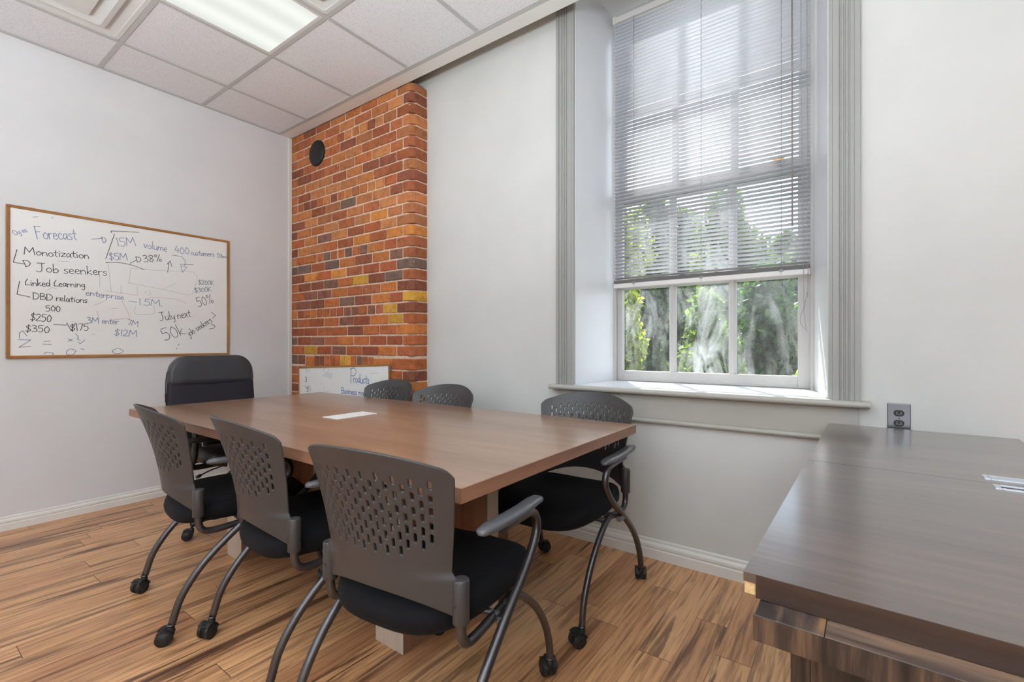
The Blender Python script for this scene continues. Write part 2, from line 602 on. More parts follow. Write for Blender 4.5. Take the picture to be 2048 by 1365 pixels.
def bake(o):
    # turn an object's modifiers into plain mesh data so that copies can share it
    dg = bpy.context.evaluated_depsgraph_get()
    me = bpy.data.meshes.new_from_object(o.evaluated_get(dg), depsgraph=dg)
    o.modifiers.clear()
    o.data = me
    return o


# ------------------------------------------------------------------ the room
def structure(o, label=None):
    o['kind'] = 'structure'
    if label:
        o['label'] = label
    return o


structure(MB().box(XL - 0.15, XR + 0.15, YF - 0.15, 2.95, -0.12, 0).build('floor', M['floor']), 'warm brown laminate plank floor with dark streaked grain')
structure(MB().box(XL - 0.15, XL, YF - 0.15, YW, 0, ZT).build('wall_left', M['wall_white']), 'plain white wall carrying the big whiteboard')
structure(MB().box(XR, XR + 0.15, YF - 0.15, YW, 0, ZT).build('wall_right', M['wall_white']))
structure(MB().box(XL, XR, YF - 0.15, YF, 0, ZT).build('wall_front', M['wall_white']))

WL0, WR0 = -1.288, -0.080        # window opening at the room face
WL1, WR1, YS = -1.232, -0.152, 2.82   # and where the splayed reveals meet the frame
SILL, HEAD, YE = 0.858, 3.20, 2.95
wb = MB()
wb.prism([(XL - 0.15, YW), (WL0, YW), (WL1, YS), (WL1, YE), (XL - 0.15, YE)], 0, ZT)
wb.prism([(WR0, YW), (XR + 0.15, YW), (XR + 0.15, YE), (WR1, YE), (WR1, YS)], 0, ZT)
mid = [(WL0, YW), (WR0, YW), (WR1, YS), (WR1, YE), (WL1, YE), (WL1, YS)]
wb.prism(mid, 0, SILL)
wb.prism(mid, HEAD, ZT)
wall_back = structure(wb.build('wall_back', M['wall']), 'pale grey painted wall with the tall deep window')
rv = MB()
e = 0.004
rv.prism([(WL0, YW + 0.001), (WL0 + e, YW + 0.001), (WL1 + e, YS), (WL1, YS)], SILL, HEAD)
rv.prism([(WR0 - e, YW + 0.001), (WR0, YW + 0.001), (WR1, YS), (WR1 - e, YS)], SILL, HEAD)
rv.prism([(WL0, YW + 0.001), (WR0, YW + 0.001), (WR1, YS), (WL1, YS)], HEAD - e, HEAD)
structure(rv.build('trim_1', M['reveal']), 'glossy white splayed reveal of the deep window')

# --- brick pier in the corner: every brick is built, laid in courses on a mortar core
PX0, PX1, PY = XL, -2.492, 2.25
pier = structure(MB().prism([(PX0, PY + 0.007), (PX1 - 0.055, PY + 0.007), (PX1 - 0.008, PY + 0.052), (PX1 - 0.008, YW), (PX0, YW)], 0, ZC).build('wall_brick', M['mortar']), 'exposed old brick pier of orange and brown bricks with pale mortar')
random.seed(11)
PAL_HI = [(186, 118, 74), (190, 122, 72), (176, 104, 62), (192, 128, 80), (160, 92, 60), (174, 112, 72), (184, 120, 76), (142, 84, 62), (188, 114, 64), (176, 104, 68)]
PAL_MID = [(192, 118, 66), (204, 132, 66), (174, 98, 60), (140, 84, 62), (120, 96, 84), (158, 92, 60), (186, 108, 62), (140, 100, 84), (166, 92, 60), (190, 116, 64)]
PAL_LO = [(180, 104, 68), (160, 88, 58), (194, 118, 62), (142, 84, 62), (128, 100, 86), (184, 106, 62), (140, 92, 74), (174, 104, 70), (182, 104, 62), (206, 154, 62)]


def brick(mb, x0, x1, z0, z1, corner=False, depth=0.03):
    j = lambda a=0.0022: random.uniform(-a, a)
    fy = PY + random.uniform(-0.003, 0.003)
    zc = (z0 + z1) / 2
    pal = PAL_HI if zc > 2.05 + j(0.3) else (PAL_MID if zc > 1.55 + j(0.2) else PAL_LO)
    c = lin(*random.choice(pal))
    g = random.uniform(0.86, 1.1)
    tone = (c[0] * g, c[1] * g, c[2] * g, 1)
    if corner:
        r = 0.04
        poly = [(x0, fy)] + [(PX1 - r + r * math.sin(a), PY + r - r * math.cos(a)) for a in (R_(q) for q in (0, 22, 45, 68, 90))] + [(PX1 + j(), YW - 0.001), (x0, YW - 0.001)]
    else:
        poly = [(x0 + j(), fy), (x1 + j(), fy + j(0.001)), (x1, PY + depth), (x0, PY + depth)]
    n0 = len(mb.v)
    mb.prism(poly, z0, z1, tone=tone)
    for i in range(n0, len(mb.v)):
        p = mb.v[i]
        mb.v[i] = (p[0], p[1], p[2] + j(0.0018))


bm_ = MB()
C_H, C_M = 0.0665, 0.0115
ARCH0, ARCH1 = 0.925, 1.012
z, row = ARCH1 + C_M, 0
courses = []
while z + C_H * 0.5 < ZC:
    courses.append(z)
    z += C_H + C_M
z = ARCH0 - C_M - C_H
low = []
while z > 0.0:
    low.append(z)
    z -= C_H + C_M
for row, z0 in enumerate(courses + low):
    z1 = min(z0 + C_H, ZC - 0.002)
    header = (row % 6 == 4) and row < len(courses)
    cl = 0.095 if row % 2 else 0.16
    x = PX0 + 0.004
    end = PX1 - cl
    first = True
    while x < end - 0.03:
        L = (0.098 if header else 0.205) * random.uniform(0.94, 1.05)
        if first and row % 2:
            L *= 0.5
        first = False
        x1 = min(x + L, end)
        if end - x1 < 0.05:
            x1 = end
        brick(bm_, x, x1 - C_M, z0, z1)
        x = x1
    brick(bm_, end + 0.001, PX1, z0, z1, corner=True)
x = PX0 + 0.004
for L in (0.1, 0.12):
    brick(bm_, x, x + L - 0.01, ARCH0 + 0.008, ARCH1)
    x += L
while x < -2.93:
    t = (x + 3.35) / 0.45
    rise = 0.012 * max(0, 1 - t * t)
    brick(bm_, x, x + 0.062, ARCH0 + rise - 0.006, ARCH1 + rise - 0.008)
    x += 0.072
while x < PX1 - 0.25:
    brick(bm_, x, x + 0.19, ARCH0, ARCH1 - 0.012)
    x += 0.2
brick(bm_, x, PX1, ARCH0, ARCH1 - 0.012, corner=True)
bm_.build('bricks', M['brick'], pier, bevel=0.005, seg=2)
fc = thing('flue_cover', 'round black cover high on the brick pier', 'cover', (-3.662, PY - 0.004, 2.722))
MB().lathe([(0.0, -0.018), (0.07, -0.017), (0.098, -0.012), (0.107, -0.004), (0.109, 0.006)], axis='Y', seg=40).build('disc', M['flue'], fc)

# --- skirting
prof = [(0, 0), (0.016, 0), (0.016, 0.046), (0.012, 0.050), (0.012, 0.054), (0.015, 0.060), (0.014, 0.072), (0.009, 0.080), (0.006, 0.083), (0.006, 0.094), (0.003, 0.1), (0, 0.1)]
structure(MB().prism([(YW - a, h) for a, h in prof][::-1], PX1, XR, 'X').build('baseboard_back', M['trim_white']))
sc_ = 0.82
structure(MB().prism([(XL + a, h * sc_) for a, h in prof], YF, PY, 'Y').build('baseboard_left', M['trim_white']))
structure(MB().prism([(XR - a, h * sc_) for a, h in prof][::-1], YF, YW, 'Y').build('baseboard_right', M['trim_white']))
structure(MB().box(XL, XL + 0.014, PY - 0.03, PY - 0.001, 0, ZC - 0.005).build('trim_2', M['trim_white'], bevel=0.003), 'slim white corner bead where the white wall meets brick')

# --- hung ceiling: tiles, exposed grid, fixtures in their cells
GX = [XL, -3.62, -3.01, -2.40, -1.79, -1.18, -0.57, 0.04, 0.65, 1.26, 1.87, XR]
GY = [2.14, 1.53, 0.92, 0.31, -0.30, -0.91, -1.52, -2.13, YF]
EDGE = 2.25
lights = [(2, 1), (5, 1), (2, 5), (5, 5), (8, 3)]     # (column, row) of the first of two cells
vents = [(1, 2), (3, 1)]
taken = set(vents)
for c, r in lights:
    taken |= {(c, r), (c, r + 1)}
tl = MB()
for c in range(len(GX) - 1):
    for r in range(len(GY) - 1):
        if (c, r) not in taken:
            tl.box(GX[c], GX[c + 1], GY[r + 1], GY[r], ZC + 0.004, ZC + 0.018)
ceil = structure(tl.build('ceiling', M['tile']), 'hung ceiling of speckled white acoustic tiles')
gd = MB()
for i, x in enumerate(GX):
    a, b = (x, x + 0.022) if i == 0 else ((x - 0.022, x) if i == len(GX) - 1 else (x - 0.012, x + 0.012))
    gd.box(a, b, YF, GY[0], ZC - 0.002, ZC + 0.003)
for i, y in enumerate(GY):
    a, b = (y - 0.02, y + 0.012) if i == 0 else ((y, y + 0.022) if i == len(GY) - 1 else (y - 0.012, y + 0.012))
    if i == 0:
        gd.box(XL, XR, a, b, ZC - 0.003, ZC + 0.003)
        continue
    for c in range(len(GX) - 1):          # cross tees skip the middle of two-cell lights
        if (c, i - 1) in taken and (c, i) in taken and (c, i - 1) in lights:
            continue
        gd.box(GX[c], GX[c + 1], a, b, ZC - 0.001, ZC + 0.003)
structure(gd.build('grid', M['grid'], ceil), 'thin grey metal ceiling grid')
bk = MB()
bk.box(XL, XR, GY[0] + 0.012, EDGE, ZC - 0.002, ZC + 0.02)
bk.box(XL, XR, EDGE - 0.015, EDGE, ZC + 0.02, ZT)
structure(bk.build('trim_3', M['trim_white'], bevel=0.004), 'white edge strip of the hung ceiling, short of the window wall')
structure(MB().box(XL - 0.15, XR + 0.15, YF - 0.15, YE, ZT, ZT + 0.15).build('ceiling_slab', M['wall_white']))


def make_light(c, r, mat, label):
    x0, x1, y1, y0 = GX[c], GX[c + 1], GY[r], GY[r + 2]
    t = thing('ceiling_light', label, 'light', ((x0 + x1) / 2, (y0 + y1) / 2, ZC), 0, 'fluorescent ceiling panels')
    hx, hy = (x1 - x0) / 2 - 0.012, (y1 - y0) / 2 - 0.012
    f = MB()
    w = 0.018
    for a in ((-hx, hx, hy - w, hy), (-hx, hx, -hy, -hy + w), (-hx, -hx + w, -hy + w, hy - w), (hx - w, hx, -hy + w, hy - w)):
        f.box(*a, -0.001, 0.012)
    f.box(-hx, hx, -hy, hy, 0.06, 0.07)
    f.build('frame', M['vent'], t)
    MB().box(-hx + w, hx - w, -hy + w, hy - w, 0.004, 0.010).build('lens', mat, t)
    return t


for i, (c, r) in enumerate(lights):  # only the first panel is in view; the rest are added for brightness
    make_light(c, r, M['lens'] if i == 0 else M['lens_rest'],
               ['lit fluorescent ceiling panel with a ribbed white lens, above the meeting table',
                'added unseen ceiling panel almost overhead of the camera', 'added unseen ceiling panel behind the camera on the whiteboard side',
                'added unseen ceiling panel behind the camera in mid room', 'added unseen ceiling panel beside the camera on the desk side'][i])


def make_vent(c, r, label):
    t = thing('air_diffuser', label, 'vent', ((GX[c] + GX[c + 1]) / 2, (GY[r] + GY[r + 1]) / 2, ZC), 0, 'square ceiling air diffusers')
    H = (GX[c + 1] - GX[c]) / 2 - 0.013
    # stepped profile from the flange inwards: (half width, height)
    strips = [('flange', [(H, 0.0), (H - 0.020, 0.0), (H - 0.024, 0.003), (H - 0.070, 0.018)]),
              ('louvre', [(H - 0.070, 0.018), (H - 0.084, -0.010), (H - 0.088, -0.013), (H - 0.112, -0.017), (H - 0.117, -0.015), (H - 0.160, 0.010)]),
              ('face_plate', [(H - 0.160, 0.010), (H - 0.172, -0.017), (H - 0.176, -0.020), (0.0, -0.022)])]
    for nm, L in strips:
        v, f = [], []
        for a, zz in L:
            q = min(0.02, a * 0.5)
            ring = []
            for sx, sy, a0 in ((1, -1, -90), (1, 1, 0), (-1, 1, 90), (-1, -1, 180)):
                for d in (0, 30, 60, 90):
                    ring.append((sx * (a - q) + q * math.cos(R_(a0 + d)), sy * (a - q) + q * math.sin(R_(a0 + d)), zz))
            v += ring
        for k in range(len(L) - 1):
            for q in range(16):
                f.append((k * 16 + q, k * 16 + (q + 1) % 16, k * 16 + 16 + (q + 1) % 16, k * 16 + 16 + q))
        MB().add(v, f).build(nm, M['vent'], t)
    MB().box(-H, H, -H, H, 0.055, 0.06).build('plenum', M['vent'], t)
    return t


make_vent(1, 2, 'white stepped square air diffuser in the ceiling, nearest the whiteboard wall')
make_vent(3, 1, 'white square air diffuser in the ceiling on the window side of the light panel')

# --- window trim
def flutes(x0, x1, mirror):
    # casing profile across its width, front face towards the room
    w = x1 - x0
    pts = [(0, 0), (0, 0.030), (0.16, 0.030), (0.17, 0.022), (0.30, 0.022), (0.32, 0.016), (0.36, 0.016), (0.38, 0.022), (0.44, 0.022), (0.46, 0.016),
           (0.50, 0.016), (0.52, 0.022), (0.58, 0.022), (0.60, 0.016), (0.64, 0.016), (0.66, 0.022), (0.86, 0.022), (0.88, 0.018), (1, 0.018), (1, 0)]
    P = [((x1 - a * w) if mirror else (x0 + a * w), YW - d) for a, d in pts]
    return P if not mirror else P[::-1]


cs = MB()
cs.prism(flutes(-1.397, -1.288, False)[::-1], 0.872, 3.32)
cs.prism(flutes(-0.080, 0.027, True)[::-1], 0.872, 3.32)
cs.box(-1.41, 0.04, YW - 0.03, YW, 3.32, 3.44)
structure(cs.build('trim_4', M['trim_grey']), 'grey fluted casing around the window')
nose = [(YW - 0.062 + 0.013 * (1 - math.cos(a)), 0.859 + 0.0135 * math.sin(a)) for a in (R_(q) for q in range(90, -91, -15))]
st = MB()
st.prism([(y, z) for y, z in nose][::-1] + [(YW, 0.8725), (YW, 0.8455)], -1.430, 0.060, 'X')
st.prism([(WL0, YW), (WR0, YW), (WR1, YS + 0.005), (WL1, YS + 0.005)], 0.8585, 0.8725)
structure(st.build('trim_5', M['trim_taupe']), 'grey window stool with a rounded nose')
structure(MB().prism([(WL0 + 0.006, YW - 0.03), (WR0 - 0.006, YW - 0.03), (WR1 - 0.006, YS), (WL1 + 0.006, YS)], 0.8726, 0.8745).build('trim_6', M['reveal']), 'white painted inner sill')
ap = MB()
ap.box(-1.392, 0.022, YW - 0.018, YW, 0.722, 0.846)
ap.prism([(YW, 0.698), (YW, 0.722), (YW - 0.018, 0.722), (YW - 0.028, 0.716), (YW - 0.030, 0.709), (YW - 0.026, 0.701), (YW - 0.018, 0.698)], -1.392, 0.022, 'X')
structure(ap.build('trim_7', M['trim_taupe'], bevel=0.002), 'taupe apron board with a round bead under the window')

# --- sash window, six over six
win = thing('window_1', 'tall double-hung sash window with dusty panes', None, (0, 0, 0))
win['kind'] = 'structure'
fr = MB()
YA, YB = 2.80, 2.935
fr.box(WL1, -1.214, YA, YB, SILL, HEAD)
fr.box(-0.170, WR1, YA, YB, SILL, HEAD)
fr.box(-1.214, -0.170, YA, YB, 3.165, HEAD)
fr.box(-1.214, -0.170, YA + 0.02, YB, SILL, 0.876)
fr.build('frame', M['sash'], win, bevel=0.003)


def sash(name, y0, y1, z0, z1, rb, rt, zm):
    m = MB()
    xl, xr = -1.214, -0.170
    gl, gr = -1.180, -0.226
    m.box(xl, gl, y0, y1, z0, z1)
    m.box(gr, xr, y0, y1, z0, z1)
    m.box(gl, gr, y0, y1, z0, z0 + rb)
    m.box(gl, gr, y0, y1, z1 - rt, z1)
    for a, b in ((-0.889, -0.849), (-0.560, -0.518)):
        c = (a + b) / 2
        m.prism([(c - 0.008, y0), (c + 0.008, y0), (b, y0 + 0.018), (b, y1), (a, y1), (a, y0 + 0.018)], z0 + rb, z1 - rt)
    m.prism([(y0, zm - 0.008), (y0 + 0.018, zm - 0.02), (y1, zm - 0.02), (y1, zm + 0.02), (y0 + 0.018, zm + 0.02), (y0, zm + 0.008)][::-1], gl, gr, 'X')
    o = m.build(name, M['sash'], win, bevel=0.002)
    g = MB()
    ym = (y0 + y1) / 2 + 0.006
    g.box(gl - 0.004, gr + 0.004, ym, ym + 0.003, z0 + rb - 0.004, z1 - rt + 0.004)
    g.build('panes', M['glass'], o)
    return o


ls = sash('lower_sash', 2.825, 2.862, 0.877, 2.065, 0.062, 0.062, 1.470)
us = sash('upper_sash', 2.872, 2.909, 2.010, 3.165, 0.052, 0.050, 2.590)
lk = MB()
lk.box(-0.335, -0.285, 2.803, 2.826, 2.066, 2.074)
lk.lathe([(0.012, 0), (0.012, 0.012), (0.006, 0.02)], (-0.31, 2.813, 2.074), seg=12)
lk.box(-0.325, -0.295, 2.8, 2.812, 2.078, 2.09)
tag(lk.build('sash_lock', M['brass'], ls), 'brass sash lock')

# --- venetian blind, half raised
bl = thing('venetian_blind', 'white metal venetian blind, half raised in the tall window', 'blind', (-0.688, 2.764, 3.145))
BX0, BX1 = -1.208 + 0.688, -0.166 + 0.688
hr = MB()
hr.box(BX0, BX1, -0.014, 0.014, -0.036, 0.0)
hr.build('headrail', M['blind_rail'], bl, bevel=0.003)
for a in (BX0 - 0.004, BX1 - 0.018):
    MB().box(a, a + 0.022, -0.018, 0.018, -0.042, 0.003).build('bracket', M['blind_rail'], bl, bevel=0.002)
sl = MB()
tilt = R_(20)
zz = -0.055
random.seed(4)
while zz > 1.512 - 3.145:
    ta = tilt + random.uniform(-0.03, 0.03)
    v = []
    for x in (BX0 + 0.003, BX1 - 0.003):
        for q in (-0.0125, -0.0045, 0.0045, 0.0125):
            crown = 0.0016 * (1 - (q / 0.0125) ** 2)
            v.append((x, q * math.cos(ta) + crown * math.sin(ta), zz - q * math.sin(ta) + crown * math.cos(ta)))
    sl.add(v, [(0, 4, 5, 1), (1, 5, 6, 2), (2, 6, 7, 3)], smooth=True)
    zz -= 0.0222
so = sl.build('slats', M['blind'], bl)
sd = so.modifiers.new('sheet', 'SOLIDIFY')
sd.thickness = 0.0005
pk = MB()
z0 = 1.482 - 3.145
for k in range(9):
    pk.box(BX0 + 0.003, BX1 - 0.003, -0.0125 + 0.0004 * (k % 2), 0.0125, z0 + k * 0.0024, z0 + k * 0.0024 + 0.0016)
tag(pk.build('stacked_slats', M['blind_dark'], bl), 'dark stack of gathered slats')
MB().box(BX0 + 0.001, BX1 - 0.001, -0.013, 0.013, 1.455 - 3.145, 1.4815 - 3.145).build('bottom_rail', M['blind_rail'], bl, bevel=0.004, seg=3)
for x in (-1.077, -0.684, -0.293):
    m = MB()
    for y in (-0.0135, 0.0135):
        m.tube([(x + 0.688, y, -0.03), (x + 0.688, y, 1.456 - 3.145)], 0.0009, 6, smooth_path=False)
    z = -0.06
    while z > 1.5 - 3.145:
        m.tube([(x + 0.688, -0.0135, z), (x + 0.688, 0.0135, z - 0.004)], 0.0006, 4, smooth_path=False, cap=False)
        z -= 0.0444
    m.build('ladder_cord', M['cord'], bl)
    MB().box(x + 0.678, x + 0.698, -0.0155, 0.0155, 1.474 - 3.145, 1.487 - 3.145).build('rail_clip', M['cord'], bl, bevel=0.002)
MB().tube([(-0.245 + 0.688, -0.022, -0.035), (-0.243 + 0.688, -0.024, 1.70 - 3.145)], 0.0035, 8, smooth_path=False).build('tilt_wand', M['cord'], bl)
pc = MB()
X0 = -0.196 + 0.688
pc.tube([(X0 - 0.012, -0.020, -0.03), (X0 - 0.008, -0.021, -0.8), (X0 + 0.002, -0.022, 1.38 - 3.145), (X0 + 0.004, -0.022, 1.30 - 3.145), (X0 - 0.012, -0.023, 1.24 - 3.145), (X0 - 0.008, -0.023, 1.20 - 3.145), (X0 + 0.012, -0.022, 1.178 - 3.145), (X0 + 0.016, -0.022, 1.165 - 3.145)], 0.0014, 6)
pc.tube([(X0 + 0.014, -0.020, -0.03), (X0 + 0.020, -0.021, 1.5 - 3.145), (X0 + 0.016, -0.022, 1.36 - 3.145), (X0 + 0.003, -0.024, 1.28 - 3.145), (X0 + 0.008, -0.022, 1.22 - 3.145), (X0 + 0.013, -0.022, 1.178 - 3.145)], 0.0014, 6)
pc.build('pull_cord', M['cord'], bl)

# --- wall outlet
ou = thing('wall_outlet', 'steel double power outlet on the wall beside the window', 'outlet', (0.150, YW, 0.812))
MB().box(-0.036, 0.036, -0.006, 0, -0.058, 0.058).build('cover_plate', M['steel'], ou, bevel=0.003)
for dz in (0.0195, -0.0195):
    m = MB()
    poly = [(0.0165 * math.cos(a) * 1.0, 0.0145 * max(-0.86, min(0.86, math.sin(a)))) for a in (2 * PI * j / 28 for j in range(28))]
    m.prism([(p[0], p[1] + dz) for p in poly], -0.0085, -0.005, 'Y')
    rc = m.build('receptacle', M['outlet_black'], ou, bevel=0.001)
    q = MB()
    for dx in (-0.0062, 0.0062):
        q.box(dx - 0.0011, dx + 0.0011, -0.0088, -0.0084, dz - 0.002, dz + 0.006)
    q.box(-0.009, 0.009, -0.0088, -0.0084, dz - 0.0048, dz - 0.0034)
    q.build('slots', M['steel'], rc)
MB().lathe([(0.0035, -0.0075), (0.003, -0.006)], (0, 0, 0), axis='Y', seg=12).build('screw', M['chrome'], ou)


# ------------------------------------------------------------------ meeting table
TX0, TX1, TY0, TY1, TZ = -3.235, -0.778, 0.862, 2.014, 0.747
tb = thing('meeting_table', 'long walnut laminate meeting table in the middle of the room', 'table', ((TX0 + TX1) / 2, (TY0 + TY1) / 2, 0))
hx, hy = (TX1 - TX0) / 2, (TY1 - TY0) / 2
MB().box(-hx, hx, -hy, hy, TZ - 0.0385, TZ).build('tabletop', M['walnut'], tb, bevel=0.0012)
for nm, bx, mt in (('edge_band', (-hx, hx, -hy - 0.0012, -hy, TZ - 0.0385, TZ - 0.0008), M['walnut_edge']),
                   ('edge_band', (-hx, hx, hy, hy + 0.0012, TZ - 0.0385, TZ - 0.0008), M['walnut_edge']),
                   ('edge_band', (hx, hx + 0.0012, -hy, hy, TZ - 0.0385, TZ - 0.0008), M['walnut_edge_y']),
                   ('edge_band', (-hx - 0.0012, -hx, -hy, hy, TZ - 0.0385, TZ - 0.0008), M['walnut_edge_y'])):
    MB().box(*bx).build(nm, mt, tb)
cx, cy = (TX0 + TX1) / 2, (TY0 + TY1) / 2
for px, sgn in ((-1.365, 1), (-2.583, -1)):
    w = MB()
    w.box(px - 0.075 - cx, px + 0.075 - cx, 1.125 - cy, 1.127 + 0.625 - cy, 0, TZ - 0.039)
    w.build('pedestal', M['walnut_v'], tb)
    q = MB()
    q.box(px - 0.0755 - cx, px + 0.0755 - cx, 1.122 - cy, 1.1248 - cy, 0, TZ - 0.039)
    tag(q.build('end_band', M['pale_v'], tb), 'pale end band of the pedestal')
    q = MB()
    q.box(px + 0.2051 - cx, px + 0.208 - cx, 1.4365 - cy, 1.5035 - cy, 0, TZ - 0.039)
    tag(q.build('end_band', M['pale_v'], tb), 'pale end band of the pedestal')
    c = MB()
    c.box(px - 0.205 - cx, px - 0.0755 - cx, 1.437 - cy, 1.503 - cy, 0, TZ - 0.039)
    c.box(px + 0.0755 - cx, px + 0.205 - cx, 1.437 - cy, 1.503 - cy, 0, TZ - 0.039)
    tag(c.build('cross_panel', M['walnut_v'], tb, bevel=0.001), 'walnut panel crossing the pedestal')
MB().box(-2.508 - cx, -1.44 - cx, 1.445 - cy, 1.463 - cy, 0.36, TZ - 0.039).build('modesty_panel', M['walnut'], tb)
pl = MB()
pl.box(-2.095 - cx, -1.975 - cx, 1.315 - cy, 1.547 - cy, TZ, TZ + 0.003)
tag(pl.build('cable_port_lid', M['port'], tb, bevel=0.0012), 'white cable port lid set in the tabletop')


# ------------------------------------------------------------------ perforated nesting chairs
def caster_mb(swivel=0.0, r=0.027):
    m = MB()
    ca, sa = math.cos(swivel), math.sin(swivel)
    off = -0.020                                   # wheels trail behind the stem
    w = MB()
    for x0 in (-0.0235, 0.0075):
        n = len(w.v)
        w.lathe([(0.0, 0.0), (r * 0.72, 0.0), (r * 0.76, 0.0015), (r * 0.9, 0.0005), (r, 0.003), (r, 0.013), (r * 0.9, 0.0155), (r * 0.76, 0.0145), (r * 0.72, 0.016), (0.0, 0.016)],
                (x0, off, r), axis='X', seg=22)
    # hood over the wheels
    for x0, x1 in ((-0.0238, 0.0238),):
        hood = [(off + (r + 0.004) * math.cos(a), r + (r + 0.004) * math.sin(a)) for a in (R_(q) for q in range(12, 141, 12))]
        inner = [(off + (r + 0.0012) * math.cos(a), r + (r + 0.0012) * math.sin(a)) for a in (R_(q) for q in range(132, 11, -12))]
        w.prism(hood + inner, x0, x1, 'X', smooth=False)
    w.box(-0.0065, 0.0065, off - r * 0.7, off + r, r * 0.5, r * 2 + 0.003)
    w.lathe([(0.012, r * 1.2), (0.0125, r * 2 + 0.004), (0.009, r * 2 + 0.009)], (0, 0, 0), seg=14)
    w.lathe([(0.0055, r * 2), (0.0055, r * 2 + 0.022)], (0, 0, 0), seg=10)
    for x, y, z in w.v:
        m.v.append((x * ca - y * sa, x * sa + y * ca, z))
    m.f, m.sm, m.mi, m.tone = w.f, w.sm, w.mi, w.tone
    return m


def place(mb, dx, dy, dz):
    mb.v = [(x + dx, y + dy, z + dz) for x, y, z in mb.v]
    return mb


def back_point(u, v, off):
    # u across -1..1, v up 0..1 ; returns the shell's surface point
    zt = 0.862 - 0.054 * abs(u) ** 2.3 - (0.016 * ((abs(u) - 0.90) / 0.10) ** 2 if abs(u) > 0.90 else 0)
    zb = 0.437 + 0.058 * (1 - abs(u) ** 2.2)
    z = zb + (zt - zb) * v
    s_ = max(0.0, min(1.0, (z - 0.530) / 0.028))
    s_ = s_ * s_ * (3 - 2 * s_)
    hw = 0.226 * (1 - s_) + s_ * (0.208 + 0.041 * max(0.0, min(1.0, (z - 0.54) / 0.27)) ** 1.1)
    x = u * hw
    lean = -0.199 - 0.050 * max(0, (z - 0.45) / 0.42) - 0.024 * max(0, (z - 0.62) / 0.25) ** 2
    wa = 0.066 + 0.030 * max(0, min(1, (z - 0.52) / 0.34)) ** 1.4
    wrap = (1 - u * u) * wa
    y = lean - wrap
    return Vector((x, y + off, z))


def make_backrest(parent):
    NU, NV = 150, 98
    hole = set()
    for kcol in range(-12, 13):
        for krow in range(0, 12):
            # staggered slots, 3.5 cells apart per half column
            cx_ = kcol * 6.0
            if (kcol + krow) % 2:
                continue
            ci = int(round(NU / 2 + cx_ - 1))
            z_row = 0.596 + krow * 0.0192
            u = (ci + 1) / NU * 2 - 1
            zt = 0.862 - 0.054 * abs(u) ** 2.3
            zb = 0.437 + 0.058 * (1 - abs(u) ** 2.2)
            zr = z_row - 0.030 * abs(u) ** 2 * (krow / 10.0)
            cj = int(round((zr - zb) / (zt - zb) * NV))
            lim = 0.80 if krow > 1 else (0.72 if krow == 1 else 0.62)
            if abs(u) > lim or zr > zt - 0.060:
                continue
            hgt = 5 if krow > 3 else 6
            for a in range(2):
                for b in range(hgt):
                    hole.add((ci + a, cj + b))
    m = MB()
    v = [back_point(2 * i / NU - 1, j / NV, 0) for j in range(NV + 1) for i in range(NU + 1)]
    f = []
    for j in range(NV):
        for i in range(NU):
            if (i, j) in hole:
                continue
            a = j * (NU + 1) + i
            f.append((a, a + 1, a + NU + 2, a + NU + 1))
    m.add(v, f, smooth=True)
    o = m.build('backrest', M['plastic'], parent)
    s = o.modifiers.new('shell', 'SOLIDIFY')
    s.thickness = 0.008
    s.offset = 0
    ss = o.modifiers.new('round', 'SUBSURF')
    ss.levels = ss.render_levels = 1
    bake(o)
    for q in o.data.polygons:
        q.use_smooth = True
    # sleeves that slide over the posts, one each side
    for sx in (-1, 1):
        k = MB()
        k.lathe([(0.0, 0.0), (0.0195, 0.0005), (0.021, 0.003), (0.0205, 0.104), (0.018, 0.108), (0.0, 0.109)], (sx * 0.228, -0.202, 0.430), seg=22)
        k.lathe([(0.0045, -0.0012), (0.003, -0.0016), (0.0, -0.001)], (sx * 0.226, -0.2222, 0.478), axis='Y', seg=12, mi=1)
        k.build('sleeve', [M['plastic'], M['black']], o, bevel=0.002)
    return o


def make_seat(parent):
    m = MB()
    A, B, n = 0.236, 0.268, 3.2
    NS = 48
    layers = [(0.0, -0.030), (0.55, -0.031), (0.86, -0.030), (0.955, -0.024), (0.99, -0.012), (1.0, 0.004), (0.992, 0.018), (0.965, 0.031), (0.91, 0.040), (0.78, 0.045), (0.55, 0.046), (0.28, 0.046), (0.0, 0.046)]
    v, f = [], []
    for s, h in layers:
        for j in range(NS):
            a = 2 * PI * j / NS
            c, si = math.cos(a), math.sin(a)
            k = (abs(c) ** n + abs(si) ** n) ** (-1 / n)
            x, y = A * s * k * c, B * s * k * si
            fr_ = max(0, (y - 0.10) / 0.16)
            z = h - 0.028 * fr_ ** 2 - 0.016 * max(0, (-y - 0.13) / 0.13) ** 2
            if h > 0.02:
                z += 0.010 * (abs(x) / A) ** 2 - 0.006 * math.exp(-(x / 0.10) ** 2 - ((y + 0.04) / 0.12) ** 2) + 0.008 * math.exp(-(x / 0.035) ** 2) * fr_
            wide = 1 + 0.02 * y / B
            v.append((x * wide, y + 0.005, z + 0.424))
    for i in range(len(layers) - 1):
        for j in range(NS):
            a, b = i * NS + j, i * NS + (j + 1) % NS
            f.append((a, b, b + NS, a + NS))
    m.add(v, f, smooth=True)
    o = m.build('seat', M['fabric'], parent)
    bake_pan = MB()
    bake_pan.box(-0.17, 0.17, -0.14, 0.18, 0.384, 0.394)
    tag(bake_pan.build('seat_pan', M['black'], o, bevel=0.004), 'black plastic pan under the cushion')
    return o


